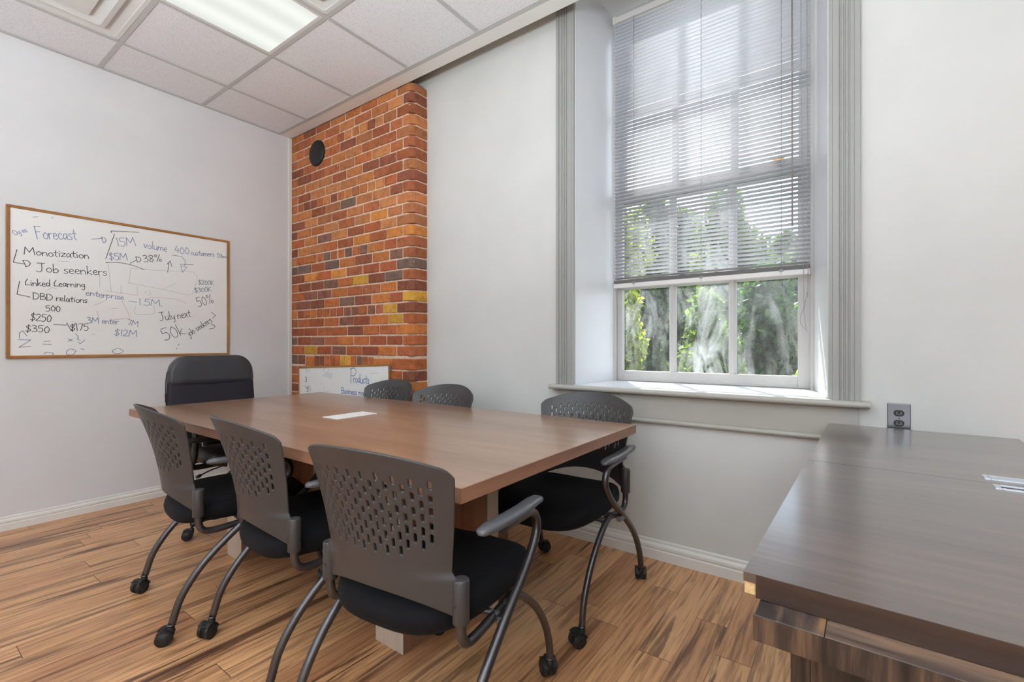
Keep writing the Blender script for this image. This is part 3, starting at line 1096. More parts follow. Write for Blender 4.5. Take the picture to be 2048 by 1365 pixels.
def armpad_mb(sx):
    m = MB()
    X = sx * 0.270
    sec = [(-0.185, 0.006, 0.640, 0.004), (-0.175, 0.016, 0.641, 0.009), (-0.14, 0.022, 0.640, 0.012), (-0.06, 0.023, 0.636, 0.012), (0.03, 0.0225, 0.634, 0.012), (0.10, 0.0215, 0.636, 0.012), (0.135, 0.019, 0.635, 0.010), (0.150, 0.010, 0.632, 0.006)]
    NS = 18
    v, f = [], []
    for y, w, z, h in sec:
        for j in range(NS):
            a = 2 * PI * j / NS
            c, s_ = math.cos(a), math.sin(a)
            v.append((X + w * math.copysign(abs(c) ** 0.7, c), y, z + 0.006 + h * math.copysign(abs(s_) ** 0.8, s_)))
    for i in range(len(sec) - 1):
        for j in range(NS):
            a, b = i * NS + j, i * NS + (j + 1) % NS
            f.append((a, b, b + NS, a + NS))
    f.append(tuple(range(NS))[::-1])
    f.append(tuple((len(sec) - 1) * NS + j for j in range(NS)))
    m.add(v, f, smooth=True)
    return m


def make_chair(label):
    t = thing('nesting_chair', label, 'chair', (0, 0, 0), 0, 'rolling chairs with perforated backs around the meeting table')
    make_backrest(t)
    make_seat(t)
    sw = [0.5, -0.4, 2.6, -2.3]
    for i, sx in enumerate((-1, 1)):
        X = sx * 0.269
        m = MB()
        m.tube([(X, -0.075, 0.622), (X, 0.03, 0.620), (X, 0.098, 0.612), (X, 0.128, 0.580), (X, 0.122, 0.535), (X, 0.058, 0.466), (X, -0.062, 0.376), (X, -0.187, 0.268), (X, -0.262, 0.165), (X, -0.296, 0.066)], 0.0132, 14, 7)
        m.lathe([(0.0145, 0.0), (0.0150, 0.002), (0.0145, 0.006)], (X, -0.297, 0.064), seg=14)
        leg = tag(m.build('leg', M['tube'], t), 'curved tube leg rising to the armrest')
        place(caster_mb(sw[i]), X, -0.298, 0).build('caster', M['rubber'], leg)
        armpad_mb(sx).build('armrest', M['armpad'], t)
        X = sx * 0.243
        m = MB()
        m.tube([(X, -0.005, 0.388), (X, 0.045, 0.384), (X, 0.105, 0.352), (X, 0.190, 0.276), (X, 0.250, 0.190), (X, 0.278, 0.115), (X, 0.284, 0.066)], 0.0120, 14, 7)
        m.lathe([(0.0135, 0.0), (0.014, 0.002), (0.0135, 0.006)], (X, 0.285, 0.064), seg=14)
        leg = m.build('leg', M['tube'], t)
        place(caster_mb(sw[2 + i]), X, 0.286, 0).build('caster', M['rubber'], leg)
        X = sx * 0.228
        m = MB()
        m.tube([(X, -0.202, 0.445), (X, -0.201, 0.405), (X, -0.190, 0.378), (X, -0.160, 0.366), (X, -0.09, 0.368), (X, 0.0, 0.376), (X, 0.06, 0.382)], 0.0128, 14, 7)
        m.build('back_post', M['tube'], t)
        m = MB()
        m.box(sx * 0.262 - 0.016, sx * 0.262 + 0.004, -0.072, -0.012, 0.362, 0.386)
        m.build('pivot_bracket', M['steel'], t, bevel=0.004)
    m = MB()
    m.tube([(-0.27, -0.045, 0.374), (0.27, -0.045, 0.374)], 0.0105, 12, smooth_path=False)
    m.tube([(-0.245, 0.055, 0.382), (0.245, 0.055, 0.382)], 0.0095, 12, smooth_path=False)
    m.build('crossbar', M['tube'], t)
    return t


# (x, y, heading, label)
CH = [(-2.262, 0.997, -7.8, 'black perforated chair on the camera side of the table, the one nearest the whiteboard wall'),
      (-1.672, 1.045, -5.9, 'middle black perforated chair of the three backs along the near table edge'),
      (-1.013, 1.016, 7.0, 'closest black perforated chair, its whole back seen, by the near table corner'),
      (-1.055, 1.823, 182.0, 'black perforated chair below the window facing the table, black seat and legs visible'),
      (-2.556, 1.830, 179.5, 'black perforated chair behind the table in front of the brick pier'),
      (-1.968, 1.751, 180.0, 'black perforated chair behind the table against the plain wall, between two others')]
c0 = make_chair(CH[0][3])
c0.location = (CH[0][0], CH[0][1], 0)
c0.rotation_euler = (0, 0, R_(CH[0][2]))
for x, y, a, lb in CH[1:]:
    copy_thing(c0, (x, y, 0), R_(a), lb)

# ------------------------------------------------------------------ executive chair at the far end, facing +X
ex = thing('office_chair', 'black padded office chair with leather top band at the far table end', 'chair', (-3.02, 1.385, 0), R_(-90 + 2))


def pad(w, zb, zt, y0, y1, r, lean=0.0, curve=0.0, NS=40, tap=None):
    # upright cushion: rounded-rectangle outline in x/z, with soft edges in y
    m = MB()
    hw, hh, zc = w / 2, (zt - zb) / 2, (zt + zb) / 2
    lay = [(0.0, y0), (0.6, y0), (0.93, y0 + 0.003), (0.985, y0 + 0.012), (1.0, y0 + 0.026), (1.0, y1 - 0.026), (0.985, y1 - 0.012), (0.93, y1 - 0.003), (0.6, y1), (0.0, y1)]
    out = []
    rr = [min(r, hw), min(r, hh)]
    for (sx, sz, a0) in ((1, -1, -90), (1, 1, 0), (-1, 1, 90), (-1, -1, 180)):
        q = r if sz > 0 else min(r, 0.03)
        for k in range(NS // 4):
            a = R_(a0 + 90 * k / (NS // 4 - 1))
            out.append((sx * (hw - q) + q * math.cos(a), sz * (hh - q) + q * math.sin(a)))
    v, f = [], []
    n = len(out)
    for s, y in lay:
        for x, z in out:
            X, Z = x * s, z * s
            ZZ = zc + Z
            t0_, t1_ = tap or (zb, zt)
            taper = 1 - 0.10 * max(0, (ZZ - t0_) / (t1_ - t0_)) ** 2
            v.append((X * taper, y + lean * (ZZ - zb) + curve * (1 - (X / hw) ** 2), ZZ))
    for i in range(len(lay) - 1):
        for j in range(n):
            a, b = i * n + j, i * n + (j + 1) % n
            f.append((a, b, b + n, a + n))
    m.add(v, f, smooth=True)
    return m


bkp = pad(0.545, 0.46, 1.030, -0.460, -0.385, 0.105, -0.055, -0.012).build('backrest', M['mesh_fabric'], ex)
hp = pad(0.546, 0.845, 1.032, -0.461, -0.382, 0.105, -0.055, -0.012, tap=(0.46, 1.030))
place(hp, 0, -0.0205, 0)
tag(hp.build('headrest', M['leather'], bkp), 'smooth black leather top band')
m = MB()
m.tube([(0.262, -0.432, 0.60), (0.271, -0.434, 0.78), (0.270, -0.438, 0.86), (0.262, -0.442, 0.93)], 0.0035, 6)
m.box(0.270, 0.276, -0.437, -0.429, 0.775, 0.800)
m.tube([(0.274, -0.433, 0.775), (0.275, -0.432, 0.745)], 0.0018, 6, smooth_path=False)
m.build('zipper', M['zip'], bkp)
se = MB()
lay = [(0.0, -0.045), (0.8, -0.045), (0.95, -0.036), (1.0, -0.012), (0.99, 0.018), (0.94, 0.034), (0.8, 0.042), (0.4, 0.045), (0.0, 0.045)]
v, f = [], []
for s, h in lay:
    for j in range(40):
        a = 2 * PI * j / 40
        c, si = math.cos(a), math.sin(a)
        k = (abs(c) ** 3.6 + abs(si) ** 3.6) ** (-1 / 3.6)
        y = 0.25 * s * k * si
        v.append((0.255 * s * k * c, y - 0.12, 0.455 + h - 0.03 * max(0, (y - 0.1) / 0.15) ** 2))
for i in range(len(lay) - 1):
    for j in range(40):
        a, b = i * 40 + j, i * 40 + (j + 1) % 40
        f.append((a, b, b + 40, a + 40))
se.add(v, f, smooth=True)
se.build('seat', M['seat_leather'], ex)
for sx in (-1, 1):
    m = MB()
    X = sx * 0.295
    m.tube([(sx * 0.16, -0.20, 0.40), (X, -0.21, 0.405), (X, -0.23, 0.46), (X, -0.235, 0.56), (X, -0.20, 0.628), (X, -0.10, 0.640), (X, 0.0, 0.630), (X, 0.035, 0.58), (X, 0.02, 0.47), (X, -0.005, 0.41), (sx * 0.16, -0.02, 0.40)], 0.016, 10, 6)
    m.build('armrest', M['black'], ex)
MB().lathe([(0.0, 0.10), (0.026, 0.10), (0.026, 0.24), (0.016, 0.24), (0.016, 0.40), (0.05, 0.405), (0.0, 0.41)], (0, -0.07, 0), seg=20).build('gas_column', M['black'], ex)
m = MB()
m.box(-0.11, 0.11, -0.24, 0.10, 0.385, 0.412)
m.box(-0.05, 0.05, -0.42, -0.20, 0.385, 0.408)
m.tube([(0, -0.41, 0.392), (0, -0.445, 0.41), (0, -0.470, 0.48), (0, -0.474, 0.58)], 0.024, 10)
m.build('mechanism', M['black'], ex, bevel=0.004)
MB().tube([(0.06, 0.0, 0.395), (0.20, 0.01, 0.378), (0.285, 0.015, 0.352)], lambda t: 0.004 + (0.006 if t > 0.86 else 0), 8).build('lever', M['black'], ex)
base = MB()
base.lathe([(0.0, 0.085), (0.045, 0.085), (0.042, 0.125), (0.0, 0.128)], (0, -0.07, 0), seg=20)
tips = []
for k in range(5):
    a = R_(-62 + 72 * k)
    dx, dy = math.cos(a), math.sin(a)
    base.tube([(dx * 0.02, -0.07 + dy * 0.02, 0.112), (dx * 0.16, -0.07 + dy * 0.16, 0.103), (dx * 0.30, -0.07 + dy * 0.30, 0.080)], lambda t: 0.022 - 0.007 * t, 10)
    tips.append((dx * 0.30, -0.07 + dy * 0.30))
bs = base.build('star_base', M['black'], ex)
for k, (x, y) in enumerate(tips):
    place(caster_mb(1.1 * k), x, y, 0).build('caster', M['rubber'], bs)


# ------------------------------------------------------------------ whiteboards and their handwriting
# single-stroke letters: advance width, then pen strokes in units of the capital height
def _g(s):
    out = []
    for st in s.split('|'):
        out.append([tuple(float(q) for q in p.split(',')) for p in st.split()])
    return out


GLY = {
    'M': (.95, '0,0 .12,1 .42,.35 .75,1 .85,0'), 'F': (.62, '.1,0 .06,1|0,1 .55,1|.07,.55 .42,.56'), 'J': (.7, '.1,1 .65,1|.42,1 .4,.2 .2,0 .02,.12'),
    'D': (.75, '.08,0 .06,1|0,1 .4,.95 .66,.55 .45,.1 .04,0'), 'B': (.65, '.06,0 .06,1|.06,1 .42,.92 .4,.62 .08,.52|.08,.52 .55,.42 .5,.06 .04,0'),
    'L': (.55, '.3,1 .1,.6 .05,.08 .2,.1 .5,.12'), 'P': (.65, '.06,0 .12,1|.0,.95 .4,1 .58,.75 .4,.5 .1,.5'), 'S': (.6, '.5,.9 .3,1 .08,.8 .3,.55 .5,.3 .3,.02 .02,.12'),
    'O': (.75, '.35,1 .05,.6 .2,.05 .55,.1 .68,.6 .35,1'), 'K': (.65, '.06,0 .06,1|.55,.95 .1,.5 .6,0'),
    'a': (.5, '.38,.45 .18,.5 .04,.24 .16,.02 .36,.28|.39,.5 .38,.1 .48,0'), 'b': (.5, '.06,1 .05,.02|.05,.26 .26,.48 .42,.26 .28,.02 .05,.04'),
    'c': (.42, '.36,.42 .18,.5 .04,.24 .18,.02 .38,.08'), 'd': (.52, '.38,.42 .18,.5 .04,.24 .18,.02 .38,.22|.42,1 .4,0'),
    'e': (.44, '.04,.26 .34,.3 .26,.5 .08,.42 .06,.12 .22,0 .4,.08'), 'g': (.5, '.38,.42 .18,.5 .04,.26 .18,.06 .38,.26|.4,.48 .4,-.2 .24,-.4 .06,-.3'),
    'h': (.5, '.06,1 .05,0|.05,.28 .24,.48 .4,.34 .42,0'), 'i': (.22, '.08,.48 .1,0|.1,.68 .11,.73'), 'j': (.3, '.2,.5 .2,-.2 .08,-.4 -.06,-.3|.2,.7 .21,.75'),
    'k': (.48, '.05,1 .05,0|.36,.5 .07,.22 .42,0'), 'l': (.24, '.1,1 .08,.1 .18,0'), 'm': (.72, '.03,.5 .04,0|.04,.3 .2,.48 .32,.34 .33,0|.33,.3 .5,.48 .62,.34 .64,0'),
    'n': (.5, '.03,.5 .05,0|.05,.3 .22,.48 .38,.36 .42,0'), 'o': (.48, '.24,.5 .04,.3 .12,.03 .34,.04 .42,.3 .24,.5'), 'p': (.5, '.05,.5 .03,-.4|.04,.32 .24,.5 .42,.28 .26,.04 .05,.08'),
    'r': (.38, '.03,.5 .05,0|.05,.3 .16,.46 .34,.46'), 's': (.4, '.34,.44 .16,.5 .06,.36 .3,.18 .22,0 .02,.06'), 't': (.38, '.18,.85 .15,.12 .3,0|0,.54 .36,.56'),
    'u': (.5, '.04,.5 .05,.12 .2,0 .38,.2|.4,.5 .4,.06 .48,0'), 'v': (.44, '.02,.5 .18,0 .4,.5'), 'w': (.62, '.02,.5 .14,0 .3,.42 .42,0 .58,.5'), 'x': (.44, '.02,.5 .38,0|.38,.5 .02,0'),
    'y': (.48, '.03,.5 .08,.16 .24,.08 .4,.28|.42,.5 .36,-.24 .16,-.4'), 'z': (.44, '.02,.5 .38,.48 .03,.02 .42,.03'),
    '0': (.58, '.28,.95 .05,.55 .16,.03 .42,.1 .5,.6 .28,.95'), '1': (.3, '.12,1 .14,0'), '2': (.58, '.04,.78 .22,.98 .44,.78 .3,.4 .02,.02 .52,.04'),
    '3': (.56, '.04,.9 .3,.98 .42,.76 .18,.54|.18,.54 .48,.42 .38,.06 .02,.06'), '5': (.6, '.52,.98 .12,.96 .08,.58|.08,.58 .38,.6 .48,.26 .3,.0 .02,.06'),
    '7': (.55, '.02,.95 .5,.96 .2,0'), '8': (.55, '.28,.98 .06,.78 .42,.3 .26,.0 .06,.22 .46,.76 .28,.98'), '4': (.6, '.3,1 .04,.4 .5,.42|.42,.7 .4,0'),
    '$': (.6, '.5,.82 .28,.92 .08,.74 .3,.5 .5,.3 .28,.06 .02,.16|.3,1.08 .22,-.1'), '%': (.85, '.22,.98 .08,.8 .2,.66 .32,.82 .22,.98|.62,1 .22,-.02|.6,.32 .46,.16 .58,0 .72,.16 .6,.32'),
    '.': (.2, '.06,.0 .1,.04'), ' ': (.3, '')}
ROUND = set('DBPSOJabcdeghjmnoprsuy0235689$%F3')


def ribbon(mb, pts, w, put, smooth=False):
    # pts in board units; a thin flat pen line with round-ish ends
    if len(pts) < 2:
        return
    if len(pts) > 2 and not smooth:
        for a, b in zip(pts[:-1], pts[1:]):
            ribbon(mb, [a, b], w, put, True)
        return
    P = [Vector((p[0], p[1], 0)) for p in pts]
    v, f = [], []
    for i, p in enumerate(P):
        t = (P[min(i + 1, len(P) - 1)] - P[max(i - 1, 0)])
        if t.length < 1e-9:
            t = Vector((1, 0, 0))
        t.normalize()
        n = Vector((-t.y, t.x, 0)) * w / 2
        e = t * (w * 0.4 if i == len(P) - 1 else (-w * 0.4 if i == 0 else 0))
        v += [put(p + n + e, 0), put(p - n + e, 0)]
    for i in range(len(P) - 1):
        f.append((2 * i, 2 * i + 1, 2 * i + 3, 2 * i + 2))
    mb.add(v, f)


def write(board, items, strokes, put, pen, jit=0.04, seed=1):
    rnd = random.Random(seed)
    for c, text, x0, z0, x1, z1, h in items:
        total = sum(GLY[ch][0] for ch in text)
        dx, dz = x1 - x0, z1 - z0
        L = math.hypot(dx, dz)
        ca, sa = dx / L, dz / L
        sx = L / total
        pos, mb = 0.0, MB()
        for ch in text:
            adv, spec = GLY[ch]
            oy = rnd.uniform(-jit, jit)
            if spec:
                for st in _g(spec):
                    q = [((pos + x) * sx, (y + oy + rnd.uniform(-.012, .012)) * h) for x, y in st]
                    sm = ch in ROUND and len(q) > 2
                    if sm:
                        q = [(p.x, p.y) for p in catmull([(a, b, 0) for a, b in q], 5)]
                    q = [(x0 + a * ca - b * sa, z0 + a * sa + b * ca) for a, b in q]
                    ribbon(mb, q, pen * (0.8 if h < 0.035 else 1), put, sm)
            pos += adv
        tag(mb.build('handwriting', M['ink_' + c], board), '%s "%s"' % (INKN[c][0], text))
    for c, st in strokes:
        q = [(p.x, p.y) for p in catmull([(a, b, 0) for a, b in st], 5)] if len(st) > 4 else st
        mb = MB()
        ribbon(mb, q, pen * (0.7 if c in 'GR' else 0.95), put, len(st) > 4)
        tag(mb.build('pen_stroke', M['ink_' + c], board), INKN[c][1])


INKN = {'K': ('black handwriting', 'black pen stroke'), 'U': ('blue handwriting', 'blue pen stroke'), 'G': ('faint grey handwriting', 'half-erased grey pen line'), 'R': ('faint red handwriting', 'half-erased red pen line')}
BOARD_TEXT= [('K', 'Monotization', -0.539, 0.171, -0.238, 0.189, 0.046), ('K', 'Job seenkers', -0.487, 0.073, -0.145, 0.091, 0.054), ('K', 'Linked Learning', -0.535, -0.018, -0.258, -0.002, 0.041), ('K', 'DBD relations', -0.503, -0.098, -0.247, -0.103, 0.039), ('K', '500', -0.445, -0.169, -0.376, -0.165, 0.036), ('K', '$250', -0.513, -0.228, -0.419, -0.235, 0.045), ('K', '$350', -0.534, -0.298, -0.426, -0.301, 0.041), ('K', '$175', -0.332, -0.288, -0.239, -0.282, 0.044), ('K', 'D', -0.535, 0.097, -0.504, 0.107, 0.038), ('K', 'D', 0.014, 0.202, 0.045, 0.209, 0.036), ('K', '38%', 0.053, 0.208, 0.169, 0.229, 0.049), ('K', '50%', 0.395, -0.084, 0.511, -0.045, 0.069), ('K', 'July next', 0.15, -0.206, 0.349, -0.163, 0.06), ('K', '50k', 0.18, -0.35, 0.314, -0.292, 0.088), ('K', 'job seekers', 0.334, -0.315, 0.495, -0.192, 0.048), ('U', 'Forecast', -0.487, 0.273, -0.297, 0.302, 0.076), ('U', 'D', -0.17, 0.305, -0.147, 0.311, 0.037), ('U', '15M', -0.094, 0.294, 0.014, 0.317, 0.057), ('U', 'volume', 0.053, 0.31, 0.194, 0.305, 0.054), ('U', '400', 0.241, 0.302, 0.339, 0.309, 0.05), ('U', 'customers', 0.346, 0.305, 0.509, 0.316, 0.041), ('U', '50km', 0.527, 0.314, 0.596, 0.317, 0.031), ('U', '$5M', -0.137, 0.197, -0.034, 0.209, 0.046), ('U', '$200K', 0.397, 0.085, 0.507, 0.094, 0.035), ('U', '$300K', 0.373, 0.02, 0.49, 0.045, 0.035), ('U', 'enterprise', -0.258, -0.052, -0.057, -0.069, 0.04), ('U', '1.5M.', 0.023, -0.096, 0.169, -0.099, 0.046), ('U', '3M enter', -0.251, -0.234, -0.086, -0.236, 0.039), ('U', '7M', -0.041, -0.239, 0.023, -0.25, 0.038), ('U', '$12M', -0.111, -0.313, 0.019, -0.319, 0.043), ('U', 'Og as', -0.578, 0.277, -0.523, 0.312, 0.029)]
BOARD_STROKES= [('K', [(-0.569, 0.194), (-0.584, 0.116), (-0.537, 0.112)]), ('K', [(-0.558, 0.006), (-0.569, -0.074), (-0.513, -0.086)]), ('K', [(-0.409, -0.25), (-0.349, -0.251)]), ('K', [(-0.349, -0.236), (-0.328, -0.286), (-0.306, -0.236)]), ('K', [(-0.024, 0.189), (0.014, 0.219)]), ('K', [(-0.155, 0.174), (-0.123, 0.182), (-0.074, 0.185), (-0.007, 0.176), (0.058, 0.156)]), ('K', [(0.197, 0.154), (0.204, 0.221)]), ('K', [(0.192, 0.212), (0.213, 0.239), (0.224, 0.199)]), ('K', [(0.482, -0.212), (0.513, -0.229), (0.502, -0.247), (0.471, -0.254)]), ('K', [(0.484, -0.123), (0.516, -0.145), (0.495, -0.17)]), ('K', [(-0.127, 0.381), (-0.127, 0.393), (0.026, 0.414)]), ('K', [(-0.109, 0.376), (-0.155, 0.201)]), ('K', [(0.251, -0.408), (0.256, -0.401)]), ('K', [(0.263, -0.381), (0.267, -0.372)]), ('U', [(-0.228, 0.32), (-0.17, 0.334)]), ('U', [(-0.032, -0.074), (0.014, -0.078)]), ('U', [(-0.564, -0.346), (-0.51, -0.348), (-0.561, -0.392), (-0.51, -0.388)]), ('U', [(-0.559, -0.337), (-0.558, -0.305), (-0.545, -0.293), (-0.527, -0.323)]), ('U', [(-0.457, -0.373), (-0.419, -0.375)]), ('U', [(-0.453, -0.356), (-0.426, -0.354)]), ('U', [(-0.295, -0.358), (-0.284, -0.371), (-0.26, -0.345)]), ('U', [(-0.453, -0.434), (-0.44, -0.422), (-0.409, -0.43), (-0.416, -0.441)]), ('U', [(-0.346, -0.412), (-0.349, -0.436), (-0.321, -0.441), (-0.306, -0.417), (-0.328, -0.404), (-0.346, -0.412)]), ('U', [(-0.119, -0.414), (-0.115, -0.432), (-0.082, -0.437), (-0.062, -0.419), (-0.09, -0.402), (-0.119, -0.414)]), ('U', [(-0.342, -0.339), (-0.321, -0.354)]), ('U', [(-0.321, -0.339), (-0.342, -0.356)]), ('U', [(-0.306, -0.305), (-0.292, -0.329), (-0.299, -0.339), (-0.284, -0.348)]), ('U', [(-0.284, -0.402), (-0.266, -0.408)]), ('U', [(0.227, 0.284), (0.285, 0.284), (0.309, 0.253), (0.306, 0.219)]), ('U', [(0.275, 0.224), (0.362, 0.233)]), ('U', [(0.28, 0.215), (0.29, 0.166), (0.319, 0.207), (0.28, 0.215)]), ('U', [(-0.5, 0.404), (-0.48, 0.411)]), ('U', [(-0.416, 0.423), (-0.411, 0.418)]), ('G', [(-0.02, 0.158), (-0.032, 0.047)]), ('G', [(-0.02, 0.155), (0.171, 0.162), (0.373, 0.17), (0.364, 0.031), (0.346, 0.006), (0.304, 0.003), (0.152, 0.028), (-0.032, 0.052)]), ('G', [(-0.143, 0.167), (-0.127, -0.015)]), ('G', [(0.014, 0.03), (0.019, -0.028)]), ('G', [(0.006, -0.108), (0.006, -0.161), (0.102, -0.156), (0.114, -0.139), (0.114, -0.092)]), ('G', [(0.166, 0.026), (0.246, 0.078)]), ('G', [(-0.213, -0.115), (-0.155, -0.08)]), ('G', [(-0.186, 0.091), (-0.186, 0.01)]), ('G', [(-0.074, 0.032), (-0.074, -0.03)]), ('G', [(-0.44, -0.039), (-0.416, -0.018), (-0.395, -0.025)]), ('G', [(-0.392, 0.152), (-0.335, 0.155)]), ('G', [(-0.224, -0.308), (-0.207, -0.308)]), ('G', [(0.058, -0.008), (0.071, 0.002)]), ('G', [(0.084, 0.007), (0.098, -0.015), (0.075, -0.023)]), ('R', [(-0.155, -0.014), (-0.074, -0.022), (0.014, -0.03)]), ('R', [(0.084, -0.038), (0.18, -0.035), (0.246, -0.038), (0.319, -0.064)]), ('R', [(-0.07, -0.077), (-0.032, -0.163), (-0.026, -0.192), (-0.135, -0.211)]), ('R', [(-0.201, -0.152), (-0.19, -0.202)]), ('R', [(-0.127, -0.132), (-0.086, -0.127)]), ('R', [(-0.321, -0.227), (-0.318, -0.223)])]
EASEL_TEXT= [('G', 'Sales', -0.378, 0.846, -0.237, 0.832, 0.068), ('U', 'P', -0.002, 0.801, 0.087, 0.805, 0.114), ('U', 'roducts', 0.039, 0.81, 0.238, 0.808, 0.068), ('U', 'Business model', -0.113, 0.717, 0.244, 0.716, 0.048), ('K', '1', -0.629, 0.867, -0.611, 0.867, 0.03), ('G', '2', -0.588, 0.875, -0.566, 0.876, 0.02), ('K', '3', -0.634, 0.784, -0.611, 0.785, 0.043), ('K', '5', -0.611, 0.702, -0.579, 0.703, 0.04), ('U', '1', -0.561, 0.705, -0.548, 0.707, 0.049)]
EASEL_STROKES= [('K', [(-0.634, 0.746), (-0.626, 0.738)]), ('G', [(0.391, 0.942), (0.393, 0.921)]), ('U', [(0.475, 0.953), (0.48, 0.919)]), ('G', [(-0.404, 0.774), (-0.387, 0.8)]), ('G', [(-0.357, 0.762), (-0.353, 0.729)]), ('G', [(-0.336, 0.719), (-0.286, 0.721)]), ('G', [(0.244, 0.887), (0.334, 0.893)]), ('R', [(0.463, 0.895), (0.467, 0.881)])]

bw = thing('whiteboard', 'big oak-framed whiteboard covered in handwriting on the white wall', 'whiteboard', (XL, 1.109, 1.479))
Y0, Y1, Z0, Z1, FW, FT = -0.615, 0.615, -0.459, 0.459, 0.017, 0.020
MB().box(0.004, 0.013, Y0 + 0.004, Y1 - 0.004, Z0 + 0.004, Z1 - 0.004).build('panel', M['board'], bw)
for nm, a, b, c, d, mt in (('frame_rail', Y0, Y1, Z1 - FW, Z1, 'board_frame_h'), ('frame_rail', Y0, Y1, Z0, Z0 + FW, 'board_frame_h'),
                           ('frame_stile', Y0, Y0 + FW, Z0 + FW, Z1 - FW, 'board_frame'), ('frame_stile', Y1 - FW, Y1, Z0 + FW, Z1 - FW, 'board_frame')):
    MB().box(0.0005, FT, a, b, c, d).build(nm, M[mt], bw, bevel=0.003)
write(bw, BOARD_TEXT, BOARD_STROKES, lambda p, o: (0.0136, p.x, p.y), 0.0036)

# smaller board leaning against the brick pier, tipped a little
lean, roll = R_(1.2), R_(-2.55)
sb = thing('whiteboard', 'smaller oak-framed whiteboard leaning against the brick pier', 'whiteboard', (-3.28, 2.221, 0.0))
BW, BH = 1.215, 0.912
cr, sr = math.cos(roll), math.sin(roll)
BASE = 0.026
CX0 = -3.28


def lay_board(x, d, z):
    # x along the board, d out of its face, z up the board -> thing-local position
    X = x * cr + z * sr
    Z = -x * sr + z * cr + BASE
    return (X, d * -math.cos(lean) + Z * math.sin(lean), Z * math.cos(lean) + d * -math.sin(lean))


def bboard(x0, x1, d0, d1, z0, z1):
    m = MB()
    m.box(x0, x1, d0, d1, z0, z1)
    m.v = [lay_board(*p) for p in m.v]
    return m


hw = BW / 2
bboard(-hw + 0.003, hw - 0.003, -0.004, 0.004, 0.003, BH - 0.003).build('panel', M['board'], sb)
for nm, a, b, c, d, mt in (('frame_rail', -hw, hw, BH - 0.015, BH, 'board_frame_x'), ('frame_rail', -hw, hw, 0, 0.015, 'board_frame_x'),
                           ('frame_stile', -hw, -hw + 0.013, 0.015, BH - 0.015, 'board_frame'), ('frame_stile', hw - 0.013, hw, 0.015, BH - 0.015, 'board_frame')):
    bboard(a, b, -0.006, 0.009, c, d).build(nm, M[mt], sb, bevel=0.002)


def put_easel(p, o):
    # handwriting anchors are given as (x from -3.18, height); bring them onto the board's face
    dx, dz = p.x - 3.18 - CX0, p.y - BASE
    return lay_board(dx * cr - dz * sr, 0.0046, dx * sr + dz * cr)


write(sb, EASEL_TEXT, EASEL_STROKES, put_easel, 0.006, 0.03, 3)

# ------------------------------------------------------------------ dark wood desk by the camera with two loose tops lying on it
DA = R_(-1.7)
DX, DY = -0.126, 0.740
DW = 0.545
dk = thing('desk', 'dark striped-veneer desk in the near right corner under two loose tops', 'desk', (DX, DY, 0), DA)
DT = 0.742
MB().box(0.100, DW - 0.01, -0.046, 1.58, DT - 0.034, DT).build('desktop', M['zebra_x'], dk, bevel=0.0015)
tag(MB().box(0.021, 0.0995, -0.046, 1.58, DT - 0.034, DT).build('edge_strip', M['zebra_y'], dk, bevel=0.0015), 'border strip with the grain across')
MB().box(0.021, DW - 0.01, -0.0475, -0.0463, DT - 0.0335, DT - 0.0005).build('edge_band', M['zebra_z'], dk)
MB().box(0.060, 0.082, -0.012, 1.56, 0, DT - 0.0345).build('side_panel', M['zebra_z'], dk, bevel=0.001)
MB().box(DW - 0.06, DW - 0.038, -0.012, 1.56, 0, DT - 0.0345).build('side_panel', M['zebra_z'], dk, bevel=0.001)
MB().box(0.0825, DW - 0.0605, -0.010, 0.010, 0.0, DT - 0.0345).build('front_panel', M['zebra_z'], dk)
GZ = DT + 0.0005


def loose_top(label, y0, y1, gx, gy, chip, slot):
    t = thing('loose_tabletop', label, 'tabletop', (DX, DY, GZ), DA, 'loose dark wood tops lying on the desk')
    y0l, y1l = y0, y1
    g = (gx, gx + 0.150, gy - 0.019, gy + 0.019)
    m = MB()
    if chip:
        m.prism([(0.0, y0 + 0.014), (0.016, y0 + 0.014), (0.016, y0), (g[0], y0), (g[0], y1), (0.0, y1)], 0, 0.020)
        m.prism([(0.0, y0), (g[0], y0), (g[0], y1), (0.0, y1)], 0.020, 0.033)
    else:
        m.box(0, g[0], y0, y1, 0, 0.033)
    m.box(g[1], DW, y0, y1, 0, 0.033)
    m.box(g[0], g[1], y0, g[2], 0, 0.033)
    m.box(g[0], g[1], g[3], y1, 0, 0.033)
    m.build('board', M['dark_top'], t)
    eb = MB()
    eb.box(0.0165 if chip else 0.0, DW, y0 - 0.0012, y0 - 0.0001, 0.0005, 0.0325)
    tag(eb.build('edge_band', M['dark_edge'], t), 'darker edge band')
    if chip:
        tag(MB().box(0.0005, 0.0158, y0 + 0.003, y0 + 0.0138, 0.001, 0.0195).build('chipped_corner', M['chipboard'], t, bevel=0.002), 'raw chipboard showing at the broken corner')
    q = MB()
    w = 0.0075
    q.box(g[0] - 0.004, g[0] + w, g[2] - 0.004, g[3] + 0.004, 0.031, 0.0355)
    q.box(g[1] - w, g[1] + 0.004, g[2] - 0.004, g[3] + 0.004, 0.031, 0.0355)
    q.box(g[0] + w, g[1] - w, g[2] - 0.004, g[2] + w, 0.031, 0.0355)
    q.box(g[0] + w, g[1] - w, g[3] - w, g[3] + 0.004, 0.031, 0.0355)
    gr = q.build('grommet', M['alu'], t, bevel=0.0015)
    if slot:
        tag(MB().box(g[0], g[1], g[2], g[3], 0.004, 0.008).build('opening', M['hole'], gr), 'dark open cable slot')
    else:
        MB().box(g[0] + w, g[1] - w, g[2] + w, g[3] - w, 0.030, 0.0352).build('flap', M['alu'], gr, bevel=0.001)
    return t


